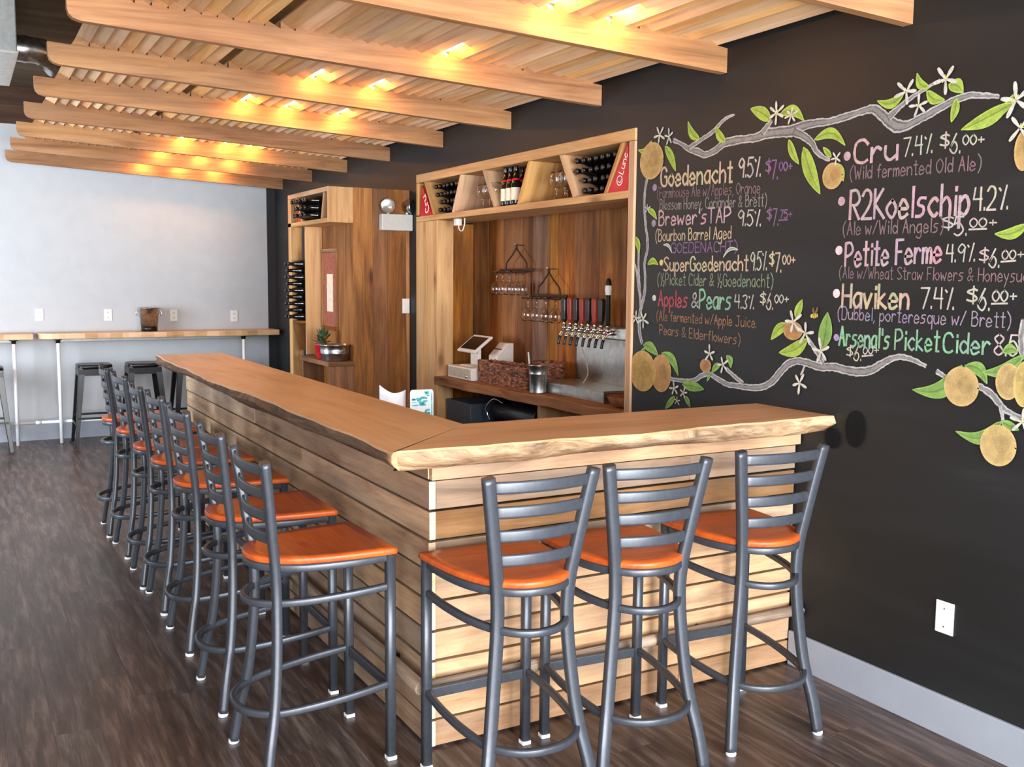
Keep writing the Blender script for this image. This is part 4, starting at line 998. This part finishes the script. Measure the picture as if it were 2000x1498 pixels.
# ================================================================== ducts under the ceiling
hv = thing('air_unit', 'grey sheet-metal air unit with a silver elbow duct, high in the top left corner', 'air duct', (-1.3, 4.6, 2.95))
MB().box(-1.85, -.945, 4.0, 5.2, 2.955, ZC-.01).build('case', 'ductgrey', hv, bevel=.006)
MB().box(-1.85, -.940, 3.995, 5.205, 2.94, 2.9545).build('flange', 'steel', hv)
path = catmull([(-.944, 4.72, 3.115), (-.86, 4.72, 3.115), (-.76, 4.74, 3.112), (-.68, 4.82, 3.10), (-.645, 4.93, 3.09), (-.64, 5.05, 3.09)], 4)
MB().tube(path, [.088+.004*(i % 4 == 0) for i in range(len(path))], 22).build('elbow', 'galv', hv)

# ================================================================== chalk drawing and drinks list on the black wall
mural = thing('chalk_mural', 'chalk drinks list framed by a drawn fruit vine on the black wall', 'chalk drawing', (XW, .2, 1.5))
Uw, Vw, Ow = Vector((0, -1, 0)), Vector((0, 0, 1)), Vector((XW, 0, 0))
def wp(u, v): p = px(u, v, 0, XW); return Vector((-p.y, p.z))
WHITE, PINK, PURP, CREAM, GREEN, GGREY, ORANGE, REDC, GREYW, MAUVE, LILAC = [srgb(*c) for c in ((182, 178, 170), (186, 158, 168), (126, 98, 136), (188, 172, 146), (132, 174, 146), (130, 144, 122), (146, 112, 88), (162, 80, 86), (142, 137, 133), (130, 108, 112), (150, 136, 158))]
lay_n = [0]
def layer(): lay_n[0] += 1; return Vector((-(0.0010+0.00001*lay_n[0]), 0, 0))
def write(txt, x0, y0, x1, y1, h, col, w=None, name='lettering', wob=.012):
    """txt on a baseline between two photo pixels on the wall; h = cap height in pixels at the start"""
    a, b = wp(x0, y0), wp(x1, y1); hh = (wp(x0, y0-h)-a).length; U2 = (b-a); ln = U2.length; U2.normalize(); V2 = Vector((0, 1))
    L_, wd = text_lines(txt); mb = MB(); nr = Vector((-.0008, 0, 0))
    sw_ = w or .105
    for q in L_:
        jx, jy = random.uniform(-wob, wob), random.uniform(-wob, wob)
        P = [a+U2*((p[0]+jx)*ln/wd)+V2*((p[1]+jy)*hh) for p in q]
        c = tuple(min(1, k*random.uniform(.86, 1.1)) for k in col[:3])+(1,); nr = nr-Vector((.00002, 0, 0))
        ribbon(mb, [(p.x, p.y) for p in P], [hh*sw_*random.uniform(.85, 1.15) for _ in P], c, Ow, Uw, Vw, nr)
    return mb.build(name, 'chalk', mural)
def blob(u, v, r, col):
    c = wp(u, v); r = (wp(u, v-r)-c).length; mb = MB(); nr = layer(); n = 14
    mb.v = [Ow+Uw*(c.x+r*math.cos(6.283*k/n))+Vw*(c.y+r*1.0*math.sin(6.283*k/n))+nr for k in range(n)]; mb.face(list(range(n))[::-1], None, col)
    return mb.build('bullet', 'chalk', mural)
def price(d_, cents, x0, y0, x1, y1, h, col, ul=False):
    L_ = x1-x0; f = lambda t: (x0+L_*t, y0+(y1-y0)*t)
    a = f(0); b = f(.22); write('$', a[0], a[1]-h*.42, b[0]-2, b[1]-h*.42, h*.62, col, .15, 'price')
    a = f(.22); b = f(.44); write(d_+'.', a[0], a[1], b[0], b[1], h, col, .09, 'price')
    a = f(.52); b = f(.82); write(cents, a[0], a[1]-h*.42, b[0], b[1]-h*.42, h*.5, col, .16, 'price')
    a2 = f(.87); b2 = f(1); write('+', a2[0], a2[1]-h*.42, b2[0], b2[1]-h*.42, h*.45, col, .16, 'price')
    if ul:
        p, q = wp(a[0]-2, a[1]-h*.30), wp(b[0], b[1]-h*.32); mb = MB(); ribbon(mb, [(p.x, p.y), (q.x, q.y)], .006, col, Ow, Uw, Vw, layer()); mb.build('underline', 'chalk', mural)
W = write
W('Goedenacht', 1291, 364, 1430, 355, 36, CREAM, .13); W('9.5%', 1443, 346, 1485, 344, 36, WHITE); price('7', '00', 1496, 350, 1547, 348, 36, PURP); blob(1279, 366, 7, LILAC)
W('(Farmhouse Ale w/Apples, Orange', 1284, 387, 1485, 377, 20, MAUVE, .09); W('Blossom Honey, Coriander & Brett)', 1289, 410, 1498, 402, 20, GREYW, .09)
W("Brewer'sTAP", 1287, 440, 1427, 434, 27, PINK, .12); W('9.5%', 1442, 441, 1485, 441, 30, WHITE); price('7', '75', 1498, 441, 1547, 439, 32, PURP, True); blob(1277, 436, 7, LILAC)
W('(Bourbon Barrel Aged', 1281, 471, 1428, 466, 22, CREAM, .10); W('GOEDENACHT)', 1311, 494, 1440, 491, 19, PURP, .12)
W('SuperGoedenacht', 1297, 529, 1461, 528, 26, CREAM, .13); W('9.5%', 1466, 528, 1497, 527, 35, WHITE, .08); price('7', '00', 1503, 531, 1553, 531, 36, CREAM); blob(1292, 513, 6, srgb(214, 190, 120))
W('(^Picket Cider & ^Goedenacht)', 1285, 556, 1510, 561, 22, GGREY, .09)
W('Apples', 1286, 597, 1342, 600, 29, REDC, .12); W('&', 1351, 600, 1363, 600, 28, WHITE); W('Pears', 1366, 602, 1427, 604, 36, GREEN, .12); W('4.3%', 1435, 602, 1472, 603, 26, WHITE); price('6', '00', 1485, 605, 1540, 605, 32, WHITE); blob(1278, 582, 6, srgb(206, 206, 190))
W('(Ale fermented w/Apple Juice.', 1283, 625, 1477, 640, 18, ORANGE, .10); W('Pears & Elderflowers)', 1288, 652, 1446, 673, 18, ORANGE, .10)
W('Cru', 1668, 319, 1752, 311, 44, PINK, .14); W('7.4%', 1764, 306, 1820, 298, 35, WHITE, .09); price('6', '00', 1837, 301, 1922, 297, 38, WHITE); blob(1655, 305, 9, PINK)
W('(Wild fermented Old Ale)', 1661, 351, 1916, 331, 25, MAUVE, .10)
W('R2Koelschip', 1660, 428, 1892, 419, 54, PINK, .11); W('4.2%', 1901, 411, 1967, 408, 44, WHITE, .09); blob(1644, 393, 9, PINK)
W('(Ale w/Wild Angels)', 1647, 459, 1842, 453, 25, MAUVE, .10); price('5', '00', 1840, 460, 1946, 458, 36, WHITE, True)
W('Petite Ferme', 1651, 520, 1838, 512, 44, PINK, .12); W('4.9%', 1848, 512, 1903, 510, 34, WHITE, .09); price('6', '00', 1913, 524, 1999, 520, 36, WHITE, True); blob(1639, 489, 9, srgb(220, 200, 205))
W('(Ale w/Wheat Straw Flowers & Honeysuckle)', 1640, 543, 2050, 552, 22, MAUVE, .09)
W('Haviken', 1645, 600, 1774, 603, 44, CREAM, .13); W('7.4%', 1798, 602, 1862, 604, 40, WHITE, .09); price('6', '00', 1889, 606, 1985, 606, 42, WHITE, True); blob(1634, 573, 9, srgb(226, 206, 208))
W('(Dubbel, porteresque w/ Brett)', 1637, 623, 1974, 640, 24, LILAC, .09)
W("Arsenal's", 1639, 674, 1736, 681, 36, GREEN, .12); W('Picket', 1748, 682, 1834, 686, 38, GREEN, .11); W('Cider', 1842, 688, 1932, 692, 38, GREEN, .12); W('8.5%', 1942, 693, 2012, 697, 40, WHITE, .09); price('6', '00', 1654, 706, 1716, 702, 28, WHITE, True); blob(1634, 659, 7, srgb(170, 140, 190))

Z6 = lambda x, y: (1210+x*440/1831, 120+y*360/1498)
Z7 = lambda x, y: (1210+x*440/1735, 440+y*380/1498)
Z8 = lambda x, y: (1600+x*400/1664, 120+y*360/1498)
ZR = lambda x, y: (1600+x*400/1198, 440+y*500/1498)
BR_D, BR_L, BR_M = srgb(104, 102, 102), srgb(176, 174, 174), srgb(134, 132, 132)
def branch(Z, pts, sc):
    """drawn branch: grey body with pale outline"""
    P = []; 
    for x, y, w in pts:
        a = wp(*Z(x, y)); P.append((a.x, a.y, (wp(*Z(x, y-w))-a).length))
    C_ = catmull(P, 6); mb = MB()
    ctr = [(p.x, p.y) for p in C_]; wd = [max(.003, p.z) for p in C_]
    ribbon(mb, ctr, wd, BR_D, Ow, Uw, Vw, layer())
    ribbon(mb, ctr, [w*.45 for w in wd], BR_M, Ow, Uw, Vw, layer())
    for s_ in (-1, 1):
        E_ = []
        for i, p in enumerate(C_):
            d_ = (C_[min(i+1, len(C_)-1)]-C_[max(i-1, 0)]); d_ = Vector((d_.x, d_.y)).normalized(); e = Vector((-d_.y, d_.x))*wd[i]*.46*s_
            E_.append((p.x+e.x+random.uniform(-.0015, .0015), p.y+e.y+random.uniform(-.0015, .0015)))
        ribbon(mb, E_, [random.uniform(.004, .0075) for _ in E_], BR_L, Ow, Uw, Vw, layer())
    return mb.build('branch', 'chalk', mural)
branch(Z6, [(440, 640, 30), (500, 668, 30), (570, 712, 45), (640, 735, 55), (700, 758, 50), (780, 722, 55), (850, 668, 65), (930, 645, 70), (1020, 632, 60), (1110, 618, 70), (1190, 590, 85), (1290, 575, 85), (1400, 565, 95), (1500, 522, 75), (1610, 500, 65), (1720, 485, 55), (1830, 452, 60), (1930, 420, 55), (2020, 392, 60), (2075, 390, 70), (2150, 450, 90), (2225, 510, 105), (2280, 528, 100), (2350, 515, 75), (2465, 455, 68), (2570, 398, 66), (2675, 338, 60), (2765, 300, 56), (2860, 275, 45), (2960, 278, 38), (3085, 286, 25)], 1)
branch(Z6, [(565, 700, 30), (660, 640, 32), (760, 570, 30), (830, 495, 26), (880, 455, 18), (935, 433, 8)], 1)
branch(Z6, [(1165, 580, 50), (1200, 530, 45), (1240, 485, 30)], 1)
branch(Z6, [(1430, 575, 70), (1510, 615, 60), (1570, 670, 50), (1605, 735, 40), (1660, 780, 26), (1710, 800, 18)], 1)
branch(Z8, [(570, 450, 60), (640, 385, 45), (720, 315, 34), (840, 240, 24), (980, 150, 12)], 1)
branch(Z6, [(225, 955, 22), (208, 1060, 20), (205, 1200, 22), (215, 1330, 20), (228, 1440, 20), (228, 1530, 22), (205, 1640, 22), (210, 1750, 24), (205, 1880, 26), (180, 1990, 30), (165, 2080, 34), (165, 2200, 30), (185, 2290, 26)], 1)
branch(Z7, [(150, 200, 18), (148, 300, 16), (152, 400, 18), (160, 520, 20), (165, 650, 22)], 1)
branch(Z7, [(112, 275, 10), (130, 340, 14), (146, 450, 16), (160, 560, 18)], 1)
branch(Z7, [(395, 1182, 22), (480, 1195, 24), (570, 1195, 28), (630, 1160, 34), (690, 1143, 34), (750, 1178, 34), (830, 1222, 36), (930, 1240, 42), (1030, 1250, 44), (1110, 1242, 48), (1180, 1200, 55), (1240, 1130, 60), (1300, 1068, 60), (1370, 1045, 52), (1450, 1060, 56), (1550, 1090, 58), (1650, 1090, 62), (1740, 1114, 62), (1840, 1128, 66), (1930, 1118, 66), (2010, 1074, 56), (2090, 1030, 46), (2170, 1014, 38), (2260, 1036, 32), (2360, 1084, 18)], 1)
branch(ZR, [(690, 855, 22), (745, 890, 26)], 1)
branch(ZR, [(935, 940, 30), (1000, 980, 36), (1045, 1030, 36), (1090, 1080, 30), (1150, 1112, 22), (1240, 1150, 18)], 1)
branch(ZR, [(1200, 560, 34), (1185, 650, 34), (1185, 720, 30), (1195, 780, 26)], 1)
branch(ZR, [(1060, 1060, 16), (1072, 1110, 14), (1078, 1150, 10)], 1)
branch(Z7, [(825, 1105, 26), (890, 1165, 28), (950, 1215, 26)], 1)
branch(Z7, [(1450, 870, 24), (1500, 945, 28), (1570, 1060, 30)], 1)
branch(Z7, [(1425, 1092, 6), (1400, 1150, 5)], 1)
LG, LG2, LGD = srgb(156, 180, 82), srgb(128, 162, 88), srgb(74, 92, 48)
def leaf(Z, x0, y0, x1, y1, w, bend=0.0, col=None):
    a, b = wp(*Z(x0, y0)), wp(*Z(x1, y1)); d_ = b-a; ln = d_.length; d_.normalize(); e = Vector((-d_.y, d_.x)); hw = abs((wp(*Z(x0, y0-w))-a).length)*.5
    n = 12; mid = []; l_ = []; r_ = []
    for i in range(n+1):
        t = i/n; s_ = math.sin(math.pi*t**.85)**.8*(1-.15*t); c = a+d_*ln*t+e*bend*ln*math.sin(math.pi*t)
        mid.append(c); l_.append(c+e*hw*s_); r_.append(c-e*hw*s_)
    mb = MB(); col = col or (LG if Z is not Z7 or y0 < 900 else LG2); dk = tuple(c*.62 for c in col[:3])+(1,)
    for side, cc in ((l_, col), (r_, tuple(c*.86 for c in col[:3])+(1,))):
        bidx = len(mb.v); nr = layer(); mb.v += [Ow+Uw*p.x+Vw*p.y+nr for p in mid+side]
        for i in range(n): mb.face([bidx+i, bidx+i+1, bidx+n+2+i, bidx+n+1+i], None, cc)
    ribbon(mb, [(p.x, p.y) for p in mid], [.006*(1-i/n)+.002 for i in range(n+1)], dk, Ow, Uw, Vw, layer())
    for side in (l_, r_): ribbon(mb, [(p.x, p.y) for p in side], .0045, tuple(min(1, c*1.12) for c in col[:3])+(1,), Ow, Uw, Vw, layer())
    return mb.build('leaf', 'chalk', mural)
for a in ((262, 650, 155, 720, 62, .25), (375, 690, 458, 888, 75, .05), (650, 630, 560, 490, 72, .15), (860, 650, 785, 528, 72, .1), (1232, 475, 1070, 385, 105, -.05), (1312, 425, 1500, 478, 90, .18), (1380, 640, 1460, 832, 70, -.06), (1500, 700, 1632, 1075, 135, -.04), (1590, 635, 1835, 680, 85, .22), (1722, 775, 1660, 700, 45, 0), (1780, 835, 1822, 970, 62, .05), (235, 1205, 305, 1280, 48, .1)): leaf(Z6, *a)
for a in ((690, 262, 478, 322, 80, .2), (890, 210, 800, 100, 70, .2), (880, 245, 1020, 312, 85, -.15), (1060, 190, 1172, 250, 110, .15), (1120, 305, 1078, 490, 75, .05), (1592, 262, 1165, 552, 70, .16), (1575, 340, 1160, 555, 110, .02), (1690, 1330, 1435, 1402, 95, .12)): leaf(Z8, *a)
for a in ((122, 90, 155, 212, 55, .1), (222, 298, 300, 303, 48, .2), (1360, 705, 1410, 575, 70, .0), (1295, 760, 1172, 878, 85, -.08), (1450, 880, 1235, 980, 110, .1), (1568, 942, 1607, 672, 135, -.02), (195, 945, 85, 1095, 75, .12), (190, 920, 300, 1000, 80, .1), (330, 985, 455, 1155, 75, .18), (490, 1225, 652, 1262, 80, .02), (428, 1320, 358, 1410, 50, .0), (508, 1318, 548, 1398, 42, .05), (780, 1070, 715, 1135, 50, -.1), (830, 1005, 862, 1095, 58, .2), (700, 1150, 680, 1198, 22, 0)): leaf(Z7, *a)
for a in ((345, 150, 405, 208, 20, .2), (915, 188, 805, 245, 22, -.2)): leaf(Z7, *a, srgb(176, 186, 176))
for a in ((838, 822, 552, 962, 105, .2), (858, 822, 985, 925, 75, .22), (1195, 765, 960, 860, 80, .14), (1080, 740, 1165, 740, 55, .2), (1068, 1150, 805, 1206, 80, .22), (1072, 1152, 1170, 1196, 50, .0)): leaf(ZR, *a, LG2)
def fruit(Z, x, y, rx, ry, col=srgb(182, 152, 100)):
    c = wp(*Z(x, y)); ex = (wp(*Z(x+rx, y))-wp(*Z(x-rx, y))).length*.5; ey = (wp(*Z(x, y-ry))-wp(*Z(x, y+ry))).length*.5
    mb = MB(); n = 28
    for sc, cc in ((1.0, col), (.82, tuple(k*.93 for k in col[:3])+(1,)), (.45, tuple(k*.78 for k in col[:3])+(1,))):
        b = len(mb.v); nr = layer(); o = Vector((0, 0)) if sc > .5 else Vector((ex*.22, ey*.1))
        mb.v += [Ow+Uw*(c.x+o.x+ex*sc*math.cos(6.283*k/n))+Vw*(c.y+o.y+ey*sc*math.sin(6.283*k/n))+nr for k in range(n)]
        mb.face([b+k for k in range(n)][::-1], None, cc)
    ribbon(mb, [(c.x+ex*math.cos(6.283*k/n), c.y+ey*math.sin(6.283*k/n)) for k in range(n+1)], .006, tuple(min(1, k*1.15) for k in col[:3])+(1,), Ow, Uw, Vw, layer())
    return mb.build('fruit', 'chalk', mural)
fruit(Z6, 266, 808, 92, 145); fruit(Z6, 1737, 930, 78, 102); fruit(Z8, 1672, 722, 75, 160); fruit(Z7, 325, 1140, 75, 140, srgb(176, 138, 92)); fruit(Z7, 182, 1122, 98, 152, srgb(180, 146, 90)); fruit(Z7, 668, 1080, 40, 48, srgb(160, 122, 84)); fruit(Z7, 1340, 812, 70, 66, srgb(170, 130, 88))
fruit(ZR, 835, 943, 98, 112, srgb(186, 158, 108)); fruit(ZR, 1110, 915, 70, 102, srgb(186, 160, 110)); fruit(ZR, 1205, 930, 60, 130, srgb(188, 166, 104)); fruit(ZR, 1050, 1288, 102, 116, srgb(190, 164, 112))
def blossom(Z, x, y, r, n=5, rot=0.0, wf=.28, col=srgb(198, 196, 190)):
    c = wp(*Z(x, y)); R__ = (wp(*Z(x, y-r))-c).length; mb = MB()
    for k in range(n):
        th = rot+6.283*k/n+random.uniform(-.18, .18); d_ = Vector((math.cos(th), math.sin(th))); ll = R__*random.uniform(.85, 1.1)
        P = [c+d_*ll*t for t in (.12, .35, .6, .85, 1)]
        ribbon(mb, [(p.x, p.y) for p in P], [R__*wf*q for q in (.45, .7, 1, .95, .5)], col, Ow, Uw, Vw, layer())
    for k in range(3):
        th = random.uniform(0, 6.28); ribbon(mb, [(c.x, c.y), (c.x+R__*.3*math.cos(th), c.y+R__*.3*math.sin(th))], R__*.07, srgb(206, 204, 130), Ow, Uw, Vw, layer())
    return mb.build('blossom', 'chalk', mural)
for a in ((332, 600, 72, 5, .9), (408, 612, 62, 5, .4), (1282, 420, 88, 6, .5), (1402, 438, 68, 6, .2), (1768, 785, 60, 5, .8), (232, 1198, 42, 5, .3)): blossom(Z6, *a)
for a in ((715, 245, 110, 5, 1.0), (1035, 145, 125, 5, .9), (815, 358, 90, 5, .4), (1608, 315, 140, 5, .5), (1640, 540, 120, 4, 2.4)): blossom(Z8, *a)
for a in ((132, 715, 62, 5, .2), (188, 725, 68, 5, .9), (1345, 742, 92, 5, .6), (1440, 832, 90, 5, .3), (1560, 968, 95, 5, .5), (1393, 1215, 82, 5, .9), (700, 988, 68, 5, .2), (803, 1072, 66, 5, .7), (428, 1255, 58, 5, .5), (500, 1290, 50, 5, .1), (450, 1352, 36, 5, .3)): blossom(Z7, *a)
blossom(ZR, 1195, 1150, 75, 5, .3)
# two flat dark ovals on the wall beside the bar end
for u, v, a, b in ((1672, 838, 19, 36), (1628, 856, 15, 20)):
    c = wp(u, v); rx, ry = (wp(u+a, v)-c).length, (wp(u, v+b)-c).length; nr = layer(); mb = MB()
    mb.v = [Ow+Uw*(c.x+rx*math.cos(.224*k))+Vw*(c.y+ry*math.sin(.224*k))+nr for k in range(28)]; mb.face(list(range(28))[::-1], None, srgb(20, 20, 21)); mb.build('dark_oval', 'chalk', mural)
# the bee
mb = MB(); c = wp(*Z7(1508, 697)); k_ = (wp(*Z7(1508, 667))-c).length
for dx, dy, th in ((-.35, 1.5, .3), (.75, 1.6, -.3)):
    ribbon(mb, [(c.x+dx*k_*.3, c.y+.5*k_), (c.x+dx*k_, c.y+dy*k_*.8), (c.x+dx*k_*1.3, c.y+dy*k_*1.35)], [k_*.25, k_*.75, k_*.3], srgb(120, 98, 66), Ow, Uw, Vw, layer())
ribbon(mb, [(c.x-k_, c.y-.1*k_), (c.x, c.y), (c.x+k_, c.y+.15*k_)], [k_*.7, k_*1.35, k_*.8], srgb(204, 184, 90), Ow, Uw, Vw, layer())
for dx in (-.45, .15, .65): ribbon(mb, [(c.x+dx*k_, c.y-.55*k_), (c.x+dx*k_+.1*k_, c.y+.55*k_)], k_*.16, srgb(60, 50, 34), Ow, Uw, Vw, layer())
mb.build('bee', 'chalk', mural)
